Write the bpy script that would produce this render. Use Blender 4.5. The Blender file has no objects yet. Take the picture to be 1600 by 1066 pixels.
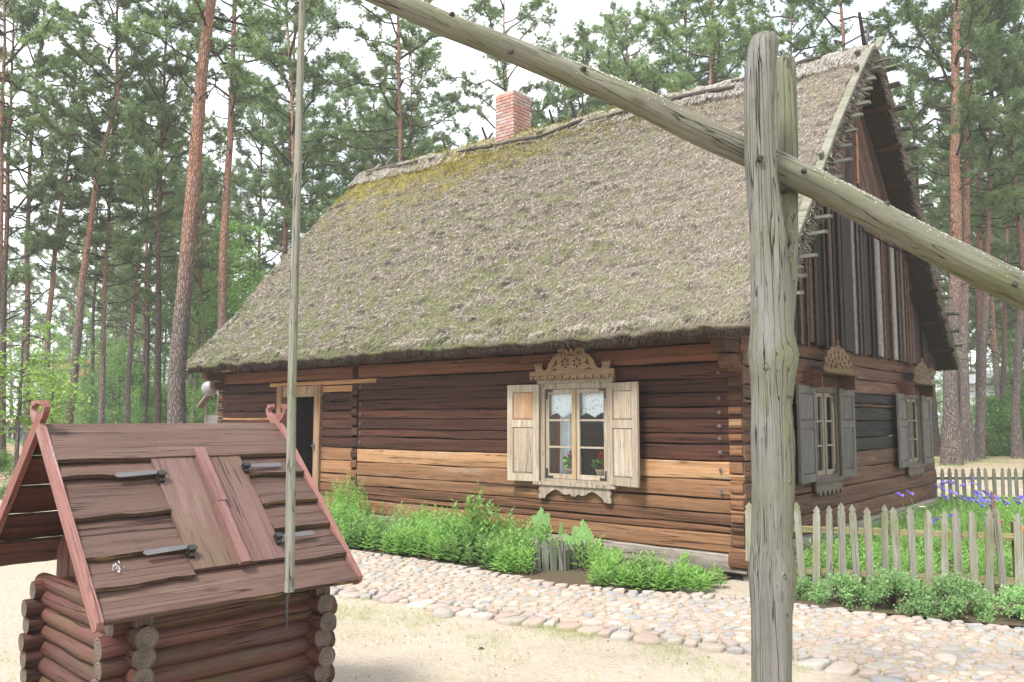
import bpy, math, random
import numpy as np
from mathutils import Vector, Matrix, noise as mnoise

R = math.radians
HAZE = .0016
sc = bpy.context.scene
C = sc.collection

# ------------------------------------------------------------------ camera, world, sun
EYE = 1.6
F_PX, HOR = 1290.0, 122.0                     # focal length in photo pixels, horizon below centre
PITCH = math.atan(HOR / F_PX)
cam_d = bpy.data.cameras.new('camera')
cam = bpy.data.objects.new('camera', cam_d); C.objects.link(cam)
cam.location = (0, 0, EYE); cam.rotation_euler = (math.pi/2 + PITCH, 0, 0)
cam_d.sensor_width = 36; cam_d.lens = F_PX/1600*36
cam_d.clip_start = .05; cam_d.clip_end = 2000
sc.camera = cam

world = bpy.data.worlds.new('World'); sc.world = world; world.use_nodes = True
wn = world.node_tree; wn.nodes.clear()
w_out = wn.nodes.new('ShaderNodeOutputWorld'); w_mix = wn.nodes.new('ShaderNodeMixShader')
w_sky = wn.nodes.new('ShaderNodeTexSky'); w_sky.sky_type = 'NISHITA'; w_sky.sun_disc = False
SUN_EL, SUN_ROT = R(55), R(150)
w_sky.sun_elevation = SUN_EL; w_sky.sun_rotation = SUN_ROT
w_b1 = wn.nodes.new('ShaderNodeBackground'); w_b1.inputs[1].default_value = .14
w_b2 = wn.nodes.new('ShaderNodeBackground'); w_b2.inputs[0].default_value = (.93, .97, 1.0, 1); w_b2.inputs[1].default_value = .86
w_tc = wn.nodes.new('ShaderNodeTexCoord'); w_no = wn.nodes.new('ShaderNodeTexNoise')
w_no.inputs['Scale'].default_value = 3.2; w_no.inputs['Detail'].default_value = 4
w_rp = wn.nodes.new('ShaderNodeValToRGB')
w_rp.color_ramp.elements[0].position = .34; w_rp.color_ramp.elements[0].color = (.45, .45, .45, 1)
w_rp.color_ramp.elements[1].position = .56; w_rp.color_ramp.elements[1].color = (1, 1, 1, 1)
L = wn.links.new
L(w_sky.outputs[0], w_b1.inputs[0]); L(w_tc.outputs['Generated'], w_no.inputs['Vector'])
L(w_no.outputs['Fac'], w_rp.inputs[0]); L(w_rp.outputs[0], w_mix.inputs[0])
L(w_b1.outputs[0], w_mix.inputs[1]); L(w_b2.outputs[0], w_mix.inputs[2]); L(w_mix.outputs[0], w_out.inputs[0])

sun_d = bpy.data.lights.new('sun', 'SUN'); sun_d.energy = 3.0; sun_d.angle = R(12); sun_d.color = (1, .96, .9)
sun = bpy.data.objects.new('sun', sun_d); C.objects.link(sun)
# behind the camera, to the left, high
sun.rotation_euler = (R(90)-SUN_EL, 0, R(-150)+math.pi+R(120))
sdir = Vector((-.35, -.45, .82)).normalized()          # towards the sun
sun.rotation_euler = sdir.to_track_quat('Z', 'Y').to_euler()
w_sky.sun_elevation = math.asin(sdir.z); w_sky.sun_rotation = math.atan2(sdir.x, sdir.y)

sc.view_settings.view_transform = 'Standard'; sc.view_settings.look = 'None'
sc.view_settings.gamma = 1; sc.view_settings.exposure = 1.30
sc.view_settings.use_curve_mapping = False
sc.render.engine = 'CYCLES'
sc.cycles.max_bounces = 7; sc.cycles.transparent_max_bounces = 24
sc.cycles.diffuse_bounces = 3; sc.cycles.glossy_bounces = 3; sc.cycles.transmission_bounces = 4
sc.cycles.use_adaptive_sampling = True; sc.cycles.adaptive_threshold = .02
sc.cycles.use_denoising = True

# ------------------------------------------------------------------ survey helpers
def ray(px, py):
    a = (px-800)/F_PX; b = -(py-533)/F_PX
    return Vector((a, math.cos(PITCH)-b*math.sin(PITCH), math.sin(PITCH)+b*math.cos(PITCH)))
def at(px, py, Y):
    d = ray(px, py); return Vector((0, 0, EYE)) + d*(Y/d.y)
def gz(x, y):
    """height of the terrain"""
    t = min(max((y-13)/9, 0), 1)*min(max((x-5)/4, 0), 1); t = t*t*(3-2*t)
    far = min(max((y-40)/60, 0), 1)
    dr = min(max((y-26)/8, 0), 1)*min(max((x-6)/4, 0), 1); dr = dr*dr*(3-2*dr)
    return .42*t - .9*dr + .5*far
def gnd(px, py, z=0.):
    d = ray(px, py); t = (z-EYE)/d.z; return Vector((d.x*t, d.y*t, z))

YAW = R(39.8)
HO = gnd(1168, 905)                                  # near corner of the log house on the ground
UD = Vector((-math.cos(YAW), math.sin(YAW), 0)); VD = Vector((math.sin(YAW), math.cos(YAW), 0))
def W(u, v, z): return HO + UD*u + VD*v + Vector((0, 0, z))
def Hl(u, v, z): return Vector((-u, v, z))           # house root local

# ------------------------------------------------------------------ object helpers
def link(o, parent=None):
    C.objects.link(o)
    if parent is not None: o.parent = parent
    return o
def tag(o, label=None, cat=None, group=None, kind=None):
    if label: o['label'] = label
    if cat: o['category'] = cat
    if group: o['group'] = group
    if kind: o['kind'] = kind
    return o
def thing(name, label, cat, loc=(0, 0, 0), rz=0., group=None):
    o = bpy.data.objects.new(name, None); o.empty_display_size = .1
    o.location = loc; o.rotation_euler = (0, 0, rz); C.objects.link(o)
    return tag(o, label, cat, group)
def as_mats(me, mats):
    for m in (mats if isinstance(mats, (list, tuple)) else [mats]): me.materials.append(m)
def np_mesh(name, V, F, mats=None, mi=None, smooth=False):
    """V (n,3); F list of (m,k) index arrays"""
    me = bpy.data.meshes.new(name)
    V = np.asarray(V, dtype=np.float32).reshape(-1, 3)
    Fs = [np.asarray(f, dtype=np.int32) for f in (F if isinstance(F, list) else [F]) if len(f)]
    me.vertices.add(len(V)); me.vertices.foreach_set('co', V.ravel())
    tot = np.concatenate([np.full(len(f), f.shape[1], dtype=np.int32) for f in Fs])
    idx = np.concatenate([f.ravel() for f in Fs])
    st = np.concatenate([[0], np.cumsum(tot)[:-1]]).astype(np.int32)
    me.loops.add(len(idx)); me.loops.foreach_set('vertex_index', idx)
    me.polygons.add(len(tot)); me.polygons.foreach_set('loop_start', st); me.polygons.foreach_set('loop_total', tot)
    if mi is not None: me.polygons.foreach_set('material_index', np.asarray(mi, dtype=np.int32))
    if smooth: me.polygons.foreach_set('use_smooth', np.ones(len(tot), dtype=bool))
    me.update(calc_edges=True); me.validate()
    if mats is not None: as_mats(me, mats)
    return me
class MB:
    """collects pieces of ONE part"""
    def __init__(s): s.v = []; s.f = []; s.m = []; s.s = []
    def add(s, vs, fs, mi=0, M=None, smooth=False):
        b = len(s.v)
        for p in vs:
            p = Vector(p); s.v.append(tuple(M @ p if M is not None else p))
        for f in fs: s.f.append([i+b for i in f]); s.m.append(mi); s.s.append(smooth)
        return s
    def box(s, x0, x1, y0, y1, z0, z1, mi=0, M=None):
        v = [(x0,y0,z0),(x1,y0,z0),(x1,y1,z0),(x0,y1,z0),(x0,y0,z1),(x1,y0,z1),(x1,y1,z1),(x0,y1,z1)]
        return s.add(v, [(0,3,2,1),(4,5,6,7),(0,1,5,4),(1,2,6,5),(2,3,7,6),(3,0,4,7)], mi, M)
    def tube(s, pts, rad, n=8, mi=0, cap=True, capmi=None, rough=0., seed=0, smooth=True, M=None):
        pts = [Vector(p) for p in pts]; k = len(pts)
        if not hasattr(rad, '__len__'): rad = [rad]*k
        vs = []; t0 = (pts[1]-pts[0]).normalized()
        ref = Vector((0, 0, 1)) if abs(t0.z) < .9 else Vector((1, 0, 0))
        a = t0.cross(ref).normalized()
        for i in range(k):
            t = (pts[min(i+1, k-1)]-pts[max(i-1, 0)]).normalized()
            a = (a - t*a.dot(t)).normalized(); b = t.cross(a)
            for j in range(n):
                an = 2*math.pi*j/n; r = rad[i]
                d = a*math.cos(an)+b*math.sin(an)
                if rough: r *= 1+rough*mnoise.noise(Vector((d.x*1.3+seed, d.y*1.3+seed*.7, d.z*1.3))+pts[i]*2.5)
                vs.append(pts[i]+d*r)
        fs = [(i*n+j, i*n+(j+1) % n, (i+1)*n+(j+1) % n, (i+1)*n+j) for i in range(k-1) for j in range(n)]
        s.add(vs, fs, mi, M, smooth)
        if cap:
            cm = mi if capmi is None else capmi
            s.add(vs[:n], [tuple(range(n))[::-1]], cm, M); s.add(vs[-n:], [tuple(range(n))], cm, M)
        return s
    def prism(s, poly, y0, y1, mi=0, M=None, sidemi=None):
        """poly in (x,z), extruded along y"""
        n = len(poly); v = [(p[0], y0, p[1]) for p in poly]+[(p[0], y1, p[1]) for p in poly]
        s.add(v, [tuple(range(n)), tuple(range(2*n-1, n-1, -1))], mi, M)
        return s.add(v, [(i, i+n, (i+1) % n+n, (i+1) % n) for i in range(n)], mi if sidemi is None else sidemi, M)
    def lathe(s, prof, n=16, mi=0, M=None):
        vs = [(r*math.cos(2*math.pi*j/n), r*math.sin(2*math.pi*j/n), z) for r, z in prof for j in range(n)]
        fs = [(i*n+j, i*n+(j+1) % n, (i+1)*n+(j+1) % n, (i+1)*n+j) for i in range(len(prof)-1) for j in range(n)]
        return s.add(vs, fs, mi, M, True)
    def mesh(s, name, mats):
        me = bpy.data.meshes.new(name); me.from_pydata(s.v, [], s.f)
        me.polygons.foreach_set('material_index', s.m); me.polygons.foreach_set('use_smooth', s.s)
        as_mats(me, mats); me.update(); return me
    def build(s, name, mats, parent=None, loc=(0, 0, 0), rot=(0, 0, 0)):
        o = bpy.data.objects.new(name, s.mesh(name, mats)); o.location = loc; o.rotation_euler = rot
        return link(o, parent)
def put(name, me, parent=None, loc=(0, 0, 0), rot=(0, 0, 0), scale=None):
    o = bpy.data.objects.new(name, me); o.location = loc; o.rotation_euler = rot
    if scale is not None: o.scale = scale
    return link(o, parent)
def nz(x, y=0., z=0.): return mnoise.noise(Vector((x, y, z)))

# ------------------------------------------------------------------ materials
class NT:
    def __init__(s, name):
        s.m = bpy.data.materials.new(name); s.m.use_nodes = True; s.t = s.m.node_tree
        s.b = s.t.nodes['Principled BSDF']; s.out = s.t.nodes['Material Output']
    def n(s, kind, **kw):
        nd = s.t.nodes.new('ShaderNode'+kind)
        for k, v in kw.items(): setattr(nd, k, v)
        return nd
    def l(s, a, b): s.t.links.new(a, b)
    def coord(s, scale=(1, 1, 1), kind='Object', rnd=True):
        tc = s.n('TexCoord'); mp = s.n('Mapping'); src = tc.outputs[kind]
        if rnd:
            oi = s.n('ObjectInfo'); ml = s.n('VectorMath', operation='MULTIPLY_ADD')
            cb = s.n('CombineXYZ')
            for i in range(3): s.l(oi.outputs['Random'], cb.inputs[i])
            s.l(cb.outputs[0], ml.inputs[0]); ml.inputs[1].default_value = (37, 53, 71); s.l(src, ml.inputs[2]); src = ml.outputs[0]
        s.l(src, mp.inputs['Vector']); mp.inputs['Scale'].default_value = scale
        return mp.outputs[0]
    def noise(s, vec, scale=1., detail=4., rough=.55, dist=0.):
        n = s.n('TexNoise'); s.l(vec, n.inputs['Vector']); n.inputs['Scale'].default_value = scale
        n.inputs['Detail'].default_value = detail; n.inputs['Roughness'].default_value = rough; n.inputs['Distortion'].default_value = dist
        return n.outputs['Fac']
    def vor(s, vec, scale=1., feature='F1', out='Distance'):
        n = s.n('TexVoronoi', feature=feature); s.l(vec, n.inputs['Vector']); n.inputs['Scale'].default_value = scale
        return n.outputs[out]
    def ramp(s, f, a, b, ca=0., cb=1.):
        r = s.n('MapRange'); s.l(f, r.inputs[0]); r.inputs[1].default_value = a; r.inputs[2].default_value = b
        r.inputs[3].default_value = ca; r.inputs[4].default_value = cb; r.clamp = True
        return r.outputs[0]
    def mix(s, f, a, b, mode='MIX'):
        m = s.n('Mix', data_type='RGBA', blend_type=mode)
        if hasattr(f, 'node'): s.l(f, m.inputs[0])
        else: m.inputs[0].default_value = f
        for k, c in ((6, a), (7, b)):
            if hasattr(c, 'node'): s.l(c, m.inputs[k])
            else: m.inputs[k].default_value = (*c, 1)
        return m.outputs[2]
    def math(s, op, a, b=0.):
        m = s.n('Math', operation=op)
        for k, c in ((0, a), (1, b)):
            if hasattr(c, 'node'): s.l(c, m.inputs[k])
            else: m.inputs[k].default_value = c
        return m.outputs[0]
    def rnd(s): return s.n('ObjectInfo').outputs['Random']
    def isl(s): return s.n('NewGeometry').outputs['Random Per Island']
    def palette(s, f, cols):
        r = s.n('ValToRGB'); cr = r.color_ramp; cr.interpolation = 'LINEAR'
        while len(cr.elements) < len(cols): cr.elements.new(.5)
        for i, c in enumerate(cols):
            cr.elements[i].position = i/(len(cols)-1); cr.elements[i].color = (*c, 1)
        s.l(f, r.inputs[0]); return r.outputs[0]
    def bump(s, h, d=.01, st=1.):
        b = s.n('Bump'); s.l(h, b.inputs['Height']); b.inputs['Distance'].default_value = d; b.inputs['Strength'].default_value = st
        s.l(b.outputs[0], s.b.inputs['Normal'])
    def done(s, col, rough=.8, spec=.3):
        if hasattr(col, 'node'): s.l(col, s.b.inputs['Base Color'])
        else: s.b.inputs['Base Color'].default_value = (*col, 1)
        if hasattr(rough, 'node'): s.l(rough, s.b.inputs['Roughness'])
        else: s.b.inputs['Roughness'].default_value = rough
        s.b.inputs['Specular IOR Level'].default_value = spec
        return s.m
TONE = {'greenish batten': (.5, .5, .5), 'dark hewn log': (.60, .50, .45), 'brown weathered log': (.62, .54, .48), 'tan new log': (.70, .64, .60), 'pale new log': (.80, .75, .70), 'orange frieze log': (.56, .54, .56),
        'log end': (.6, .57, .54), 'gable log': (.66, .57, .50), 'dark gable log': (.45, .45, .45), 'dark gable board': (.44, .38, .35), 'brown gable board': (.55, .47, .42), 'bleached gable board': (.62, .62, .64),  # dark and brown gable boards: wood tone deepened further for the upper gable's shadow
        'bleached shutter wood': (.80, .77, .74), 'fresh orange panel': (.60, .70, .95), 'yellowish sash': (.8, .8, .8), 'grey window frame': (.85, .82, .78), 'stained well board': (.50, .50, .45), 'worn hatch board': (.53, .48, .47), 'red painted board': (.6, .55, .54),
        'faded red barge board': (.58, .55, .54), 'hatch batten': (.62, .66, .68), 'red stained log': (.50, .50, .54), 'weathered post': (.58, .56, .55), 'weathered sweep beam': (.56, .60, .65), 'grey sweep pole': (.52, .52, .52), 'lichened picket': (.62, .62, .58),
        'dark red board': (.5, .45, .45), 'carved brown wood': (.85, .8, .75), 'grey barge board': (.5, .5, .48), 'door frame': (.75, .7, .65), 'orange lintel board': (.7, .65, .6), 'grey shutter wood': (.64, .61, .58), 'grey sill beam': (.75, .75, .75)}
def wood(name, c1, c2, c3, crack=.8, s=1., var=.35, knots=True, green=None, pale=None, rough=.82, bump=.006, axis=0, rnd=True, side_green=None):
    """sawn or hewn timber, the grain runs along one object axis (0 = local X)"""
    n = NT(name); tn = TONE.get(name, (.72, .72, .72)); mul = lambda c: tuple(x*y for x, y in zip(c, tn)) if c is not None else None
    c1, c2, c3, pale, green = mul(c1), mul(c2), mul(c3), mul(pale), mul(green)
    def v(al, ac):
        q = [ac*s]*3; q[axis] = al*s; return n.coord(tuple(q), rnd=rnd)
    fine = n.noise(v(1.1, 60), 1, 4, .6)
    mid = n.noise(v(.5, 14), 1, 4, .6, .15)
    big = n.noise(v(.7, 2.2), 1, 3, .6)
    col = n.mix(n.ramp(fine, .3, .72), c1, c2)
    col = n.mix(n.ramp(mid, .42, .72), col, c3)
    col = n.mix(n.ramp(big, .35, .7, 0, .55), col, n.mix(.5, c3, c1))
    if pale is not None: col = n.mix(n.ramp(n.noise(v(.5, 5), 1.3, 5, .7), .56, .7, 0, .85), col, pale)
    if knots:
        kd = n.vor(v(1.5, 4.5), 1.0)
        col = n.mix(n.ramp(kd, .05, .13, .75, 0), col, (c1[0]*.45, c1[1]*.35, c1[2]*.3))
    if green is not None:
        gmask = n.ramp(n.noise(v(1.5, 3.5), .8, 5, .7), .48, .68, 0, .8); col = n.mix(gmask, col, green)
    cn = n.noise(v(.22, 17), 1, 2, .4)
    crk = n.ramp(cn, .5, .512)
    crk2 = n.ramp(cn, .512, .524, 1, 0)
    cr = n.math('MULTIPLY', crk, crk2)
    mask = n.ramp(big, .35, .5)
    cr = n.math('MULTIPLY', n.math('MULTIPLY', cr, mask), crack)
    col = n.mix(cr, col, (c1[0]*.18, c1[1]*.15, c1[2]*.14))
    c2n = n.noise(v(.8, 34), 1, 2, .4); ck2 = n.math('MULTIPLY', n.ramp(c2n, .54, .552), n.ramp(c2n, .552, .566, 1, 0))
    cr = n.math('MAXIMUM', cr, n.math('MULTIPLY', n.math('MULTIPLY', ck2, crack*.8), n.ramp(n.noise(v(1.3, 3), 1, 2), .45, .6)))
    spk = n.noise(v(9, 30), 1, 3, .7); col = n.mix(n.ramp(spk, .56, .74, 0, .55), col, (c1[0]*.45, c1[1]*.42, c1[2]*.4)); col = n.mix(n.ramp(spk, .26, .42, .35, 0), col, c3)
    if side_green is not None:
        so = n.n('TexCoord'); sx = n.n('SeparateXYZ'); n.l(so.outputs['Object'], sx.inputs[0]); ax_, lo_, hi_ = side_green
        gm = n.math('MULTIPLY', n.ramp(sx.outputs[ax_], lo_, hi_), n.ramp(n.noise(v(1.5, 3), 1.3, 5, .7), .36, .56, .25, .9)); col = n.mix(n.math('MULTIPLY', gm, .65), col, (.13, .14, .06))
    col = n.mix(n.math('MULTIPLY', cr, .9), col, (c1[0]*.16, c1[1]*.14, c1[2]*.13))
    hs = n.n('HueSaturation'); n.l(col, hs.inputs['Color'])
    n.l(n.ramp(n.rnd(), 0, 1, 1-var, 1+var), hs.inputs['Value']); 
    h = n.math('SUBTRACT', n.math('ADD', n.math('MULTIPLY', fine, .35), n.math('MULTIPLY', mid, .5)), n.math('MULTIPLY', cr, 1.2))
    n.bump(h, bump, 1.)
    return n.done(hs.outputs[0], rough, .25)

M = {}
M['log_dark'] = wood('dark hewn log', (.068, .03, .019), (.037, .018, .013), (.13, .056, .034), var=.3, bump=.012)
M['log_brown'] = wood('brown weathered log', (.19, .10, .058), (.10, .05, .03), (.27, .155, .09), var=.25, pale=(.33, .24, .17), bump=.012)
M['log_tan'] = wood('tan new log', (.31, .17, .088), (.22, .11, .055), (.37, .225, .125), var=.2, pale=(.36, .27, .19), bump=.008)
M['log_light'] = wood('pale new log', (.42, .25, .13), (.33, .18, .088), (.48, .31, .18), var=.1, pale=(.44, .36, .27), bump=.010)
M['log_orange'] = wood('orange frieze log', (.25, .095, .045), (.15, .058, .03), (.31, .14, .068), var=.15, bump=.008)
M['log_end'] = wood('log end', (.24, .12, .06), (.10, .048, .028), (.31, .16, .08), var=.5, bump=.012, pale=(.3, .2, .13))
M['log_gable'] = wood('gable log', (.17, .095, .06), (.095, .052, .034), (.23, .14, .09), var=.25, pale=(.28, .21, .155), bump=.012)
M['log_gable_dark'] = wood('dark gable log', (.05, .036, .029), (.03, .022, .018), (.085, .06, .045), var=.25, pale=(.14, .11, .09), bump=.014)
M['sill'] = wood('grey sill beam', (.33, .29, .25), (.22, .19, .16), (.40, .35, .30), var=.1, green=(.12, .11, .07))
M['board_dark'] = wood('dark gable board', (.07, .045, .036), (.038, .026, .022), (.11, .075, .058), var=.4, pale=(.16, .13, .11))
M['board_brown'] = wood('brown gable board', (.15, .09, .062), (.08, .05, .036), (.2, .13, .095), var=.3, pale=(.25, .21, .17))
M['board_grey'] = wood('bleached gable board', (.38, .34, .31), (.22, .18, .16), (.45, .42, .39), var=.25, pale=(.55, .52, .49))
M['pale_wood'] = wood('bleached shutter wood', (.44, .37, .28), (.26, .20, .14), (.50, .45, .38), var=.14, pale=(.56, .53, .48), s=2, bump=.004, axis=2)
M['pale_orange'] = wood('fresh orange panel', (.60, .30, .11), (.50, .22, .06), (.60, .42, .25), var=.05, s=2, bump=.003, axis=2)
M['grey_shutter'] = wood('grey shutter wood', (.20, .19, .18), (.12, .11, .105), (.27, .25, .23), var=.12, pale=(.34, .31, .27), s=2, bump=.004, axis=2)
M['frame_grey'] = wood('grey window frame', (.33, .28, .22), (.2, .165, .13), (.42, .37, .30), var=.1, s=2, bump=.004, axis=2)
M['casing_dark'] = wood('dark casing', (.20, .15, .12), (.12, .09, .07), (.27, .21, .17), var=.1, s=2, axis=2, bump=.004)
M['carved'] = wood('carved brown wood', (.30, .20, .12), (.2, .125, .07), (.38, .27, .17), var=.1, s=2, knots=False, bump=.003, pale=(.42, .35, .26))
M['carved_gold'] = wood('carved ochre wood', (.17, .105, .05), (.10, .06, .03), (.23, .15, .07), var=.1, s=2, knots=False, bump=.003)
M['sash_orange'] = wood('yellowish sash', (.45, .28, .11), (.33, .18, .06), (.5, .37, .2), var=.1, s=2, bump=.003, axis=2)
M['door_frame'] = wood('door frame', (.31, .20, .12), (.21, .125, .07), (.38, .26, .17), var=.2, pale=(.4, .33, .25), axis=2)
M['lintel'] = wood('orange lintel board', (.50, .27, .12), (.38, .19, .08), (.56, .35, .18), var=.12)
M['batten'] = wood('greenish batten', (.30, .30, .25), (.2, .2, .16), (.40, .40, .34), var=.35, green=(.22, .26, .15), s=2)
M['barge_grey'] = wood('grey barge board', (.40, .38, .31), (.28, .27, .21), (.48, .46, .39), var=.1, green=(.25, .28, .15), s=1.5)
M['stick'] = wood('dark ridge stick', (.10, .085, .07), (.05, .043, .036), (.17, .15, .13), var=.4, s=2)
M['under'] = wood('eave timber', (.12, .052, .03), (.06, .028, .017), (.18, .085, .045), var=.35)
M['post'] = wood('weathered post', (.25, .245, .225), (.16, .155, .14), (.33, .325, .30), var=.0, green=(.17, .19, .08), pale=(.40, .395, .37), axis=2, s=1.6, bump=.012, crack=.95, rnd=False, knots=False, side_green=('X', .03, .12))
M['beam'] = wood('weathered sweep beam', (.27, .24, .165), (.18, .16, .105), (.34, .31, .23), var=.0, green=(.19, .20, .075), pale=(.44, .41, .34), s=1.4, bump=.008, axis=0, knots=True, side_green=('Z', .03, -.07))
M['pole'] = wood('grey sweep pole', (.36, .35, .28), (.27, .265, .2), (.43, .42, .35), var=.0, axis=2, s=2, green=(.3, .32, .2), knots=False)
M['well_board'] = wood('stained well board', (.175, .098, .084), (.125, .07, .06), (.21, .125, .108), var=.14, pale=(.25, .18, .15), s=1.6, bump=.004, rough=.6)
M['well_hatch'] = wood('worn hatch board', (.25, .145, .13), (.18, .10, .088), (.29, .19, .165), var=.1, green=(.21, .175, .10), pale=(.34, .25, .22), s=1.6, bump=.003, rough=.6)
M['well_red'] = wood('red painted board', (.30, .12, .092), (.22, .082, .065), (.36, .17, .14), var=.12, pale=(.50, .33, .28), s=2, bump=.003, rough=.6)
M['hatch_red'] = wood('hatch batten', (.27, .12, .10), (.2, .085, .07), (.31, .16, .14), var=.05, pale=(.36, .24, .21), s=2, bump=.003, rough=.6)
M['well_pink'] = wood('faded red barge board', (.40, .19, .165), (.31, .135, .115), (.45, .25, .22), var=.06, pale=(.52, .38, .34), s=2, bump=.003, rough=.6)
M['well_log'] = wood('red stained log', (.17, .066, .045), (.10, .04, .03), (.22, .095, .068), var=.25, green=(.13, .105, .035), pale=(.2, .14, .11), s=1.6, bump=.005, rough=.55)
M['well_under'] = wood('dark red board', (.16, .055, .033), (.09, .033, .02), (.21, .08, .05), var=.3, s=1.5)
M['bark_edge'] = wood('bark edge', (.09, .055, .035), (.04, .026, .018), (.14, .085, .05), var=.2, pale=(.45, .29, .09), s=2.5, knots=False, bump=.006)
M['picket'] = wood('lichened picket', (.34, .33, .27), (.24, .23, .18), (.42, .42, .37), var=.15, green=(.26, .25, .11), pale=(.50, .50, .46), axis=2, s=2, crack=.4, knots=False)
M['picket_dark'] = wood('dark old picket', (.22, .22, .18), (.15, .15, .12), (.29, .29, .25), var=.25, green=(.13, .16, .07), axis=2, s=2, knots=False)
M['rail'] = wood('mossy rail', (.33, .29, .13), (.24, .2, .09), (.38, .35, .2), var=.1, green=(.22, .24, .07), s=2, knots=False)
M['fence_post'] = wood('brown fence post', (.20, .125, .06), (.13, .08, .04), (.25, .17, .08), var=.1, axis=2, s=2)
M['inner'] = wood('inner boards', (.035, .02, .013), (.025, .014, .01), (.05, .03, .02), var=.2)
M['hut'] = wood('hut boards', (.26, .19, .15), (.19, .14, .11), (.31, .24, .19), var=.2, axis=2)

def endgrain(name, c1, c2, c3):
    n = NT(name); co = n.coord((1, 1, 1), rnd=False)
    w = n.n('TexWave', wave_type='RINGS', rings_direction='X'); n.l(co, w.inputs['Vector'])
    w.inputs['Scale'].default_value = 20; w.inputs['Distortion'].default_value = 2.5; w.inputs['Detail'].default_value = 2
    col = n.mix(w.outputs['Fac'], c1, c2); k = n.noise(n.coord((12, 12, 12)), 1, 4)
    col = n.mix(n.ramp(k, .45, .7), col, c3)
    n.bump(w.outputs['Fac'], .003); return n.done(col, .85)
M['end_log'] = endgrain('cut log end', (.135, .105, .082), (.10, .075, .058), (.06, .048, .038))

def thatch_mat(name, straw=False):
    n = NT(name)
    tc = n.n('TexCoord'); co = tc.outputs['Object']
    sep = n.n('SeparateXYZ'); n.l(co, sep.inputs[0])
    f1 = n.noise(co, 7, 6, .7); f2 = n.noise(co, 1.3, 4, .6); f3 = n.noise(co, 26, 4, .6); f4 = n.noise(co, 3.6, 5, .65)
    if straw:
        col = n.palette(n.isl(), [(.085, .073, .058), (.225, .197, .155), (.36, .32, .26), (.275, .24, .19), (.57, .52, .43), (.155, .136, .11)])
    else:
        col = n.mix(n.ramp(f3, .3, .7), (.07, .059, .046), (.205, .175, .135))
    tf = n.noise(n.coord((3.4, 5, 5), rnd=False), 1, 5, .7); col = n.mix(n.ramp(tf, .56, .63, 0, .75), col, (.04, .036, .034))
    # green moss near eave and in patches
    zz = sep.outputs['Z']
    low = n.ramp(zz, 2.4, 4.6, .11, 0)
    g = n.ramp(n.math('ADD', f4, low), .54, .64, 0, .62)
    col = n.mix(g, col, n.mix(f1, (.09, .11, .04), (.18, .195, .075)))
    # yellow moss towards the ridge round the chimney (u 4..10)
    xx = sep.outputs['X']
    band = n.math('MULTIPLY', n.ramp(xx, -4.6, -6.8, 0, 1), n.ramp(zz, 3.2, 5.8, -.05, .13))
    b2 = n.math('MULTIPLY', n.ramp(xx, -3.8, -5.0, 0, 1), n.ramp(zz, 5.9, 6.6, 0, .16))
    y = n.ramp(n.math('ADD', n.math('ADD', n.noise(co, 2.6, 7, .8), band), b2), .60, .78, 0, .85)
    col = n.mix(y, col, n.mix(n.ramp(f1, .35, .65), (.15, .11, .03), (.30, .27, .05)))
    # old straw bleached at the ridge
    rg = n.ramp(n.math('ADD', n.math('MULTIPLY', f2, .5), n.math('MULTIPLY', zz, 1.)), 6.75, 7.2, 0, .7)
    inv = n.math('SUBTRACT', 1., y)
    col = n.mix(n.math('MULTIPLY', rg, inv), col, (.36, .335, .31))
    # pinker, paler and bare near the near gable
    nr = n.ramp(xx, -3.5, .3, 0, .4); col = n.mix(nr, col, n.mix(f1, (.20, .16, .135), (.36, .30, .26)))
    if not straw:
        n.bump(n.math('ADD', f3, f1), .05, 1.)
    else:
        tr = n.n('BsdfTranslucent')
    return n.done(col, .95, .1)
M['thatch'] = thatch_mat('thatch')
M['straw'] = thatch_mat('thatch straw', True)
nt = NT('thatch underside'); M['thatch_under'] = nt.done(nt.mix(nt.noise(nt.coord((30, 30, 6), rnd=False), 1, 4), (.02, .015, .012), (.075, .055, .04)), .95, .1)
nt = NT('ridge straw'); M['ridge_straw'] = nt.done(nt.palette(nt.isl(), [(.28, .25, .225), (.43, .395, .36), (.20, .175, .15), (.54, .50, .46)]), .95, .1)
nt = NT('moss'); M['moss'] = nt.done(nt.palette(nt.isl(), [(.14, .13, .03), (.30, .27, .05), (.22, .16, .04), (.17, .19, .05)]), .95, .1)

nt = NT('brick'); k = nt.noise(nt.coord((14, 14, 14)), 1, 5, .65)
c = nt.palette(nt.rnd(), [(.32, .105, .075), (.37, .16, .115), (.25, .085, .065), (.42, .26, .21), (.35, .125, .085), (.20, .13, .125), (.36, .32, .30)])
nt.bump(k, .006); M['brick'] = nt.done(nt.mix(nt.ramp(k, .42, .66, .12, .75), c, (.40, .33, .30)), .9, .1)
nt = NT('mortar'); M['mortar'] = nt.done(nt.mix(nt.noise(nt.coord((20, 20, 20)), 1), (.30, .28, .26), (.45, .42, .38)), .95, .1)

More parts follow.
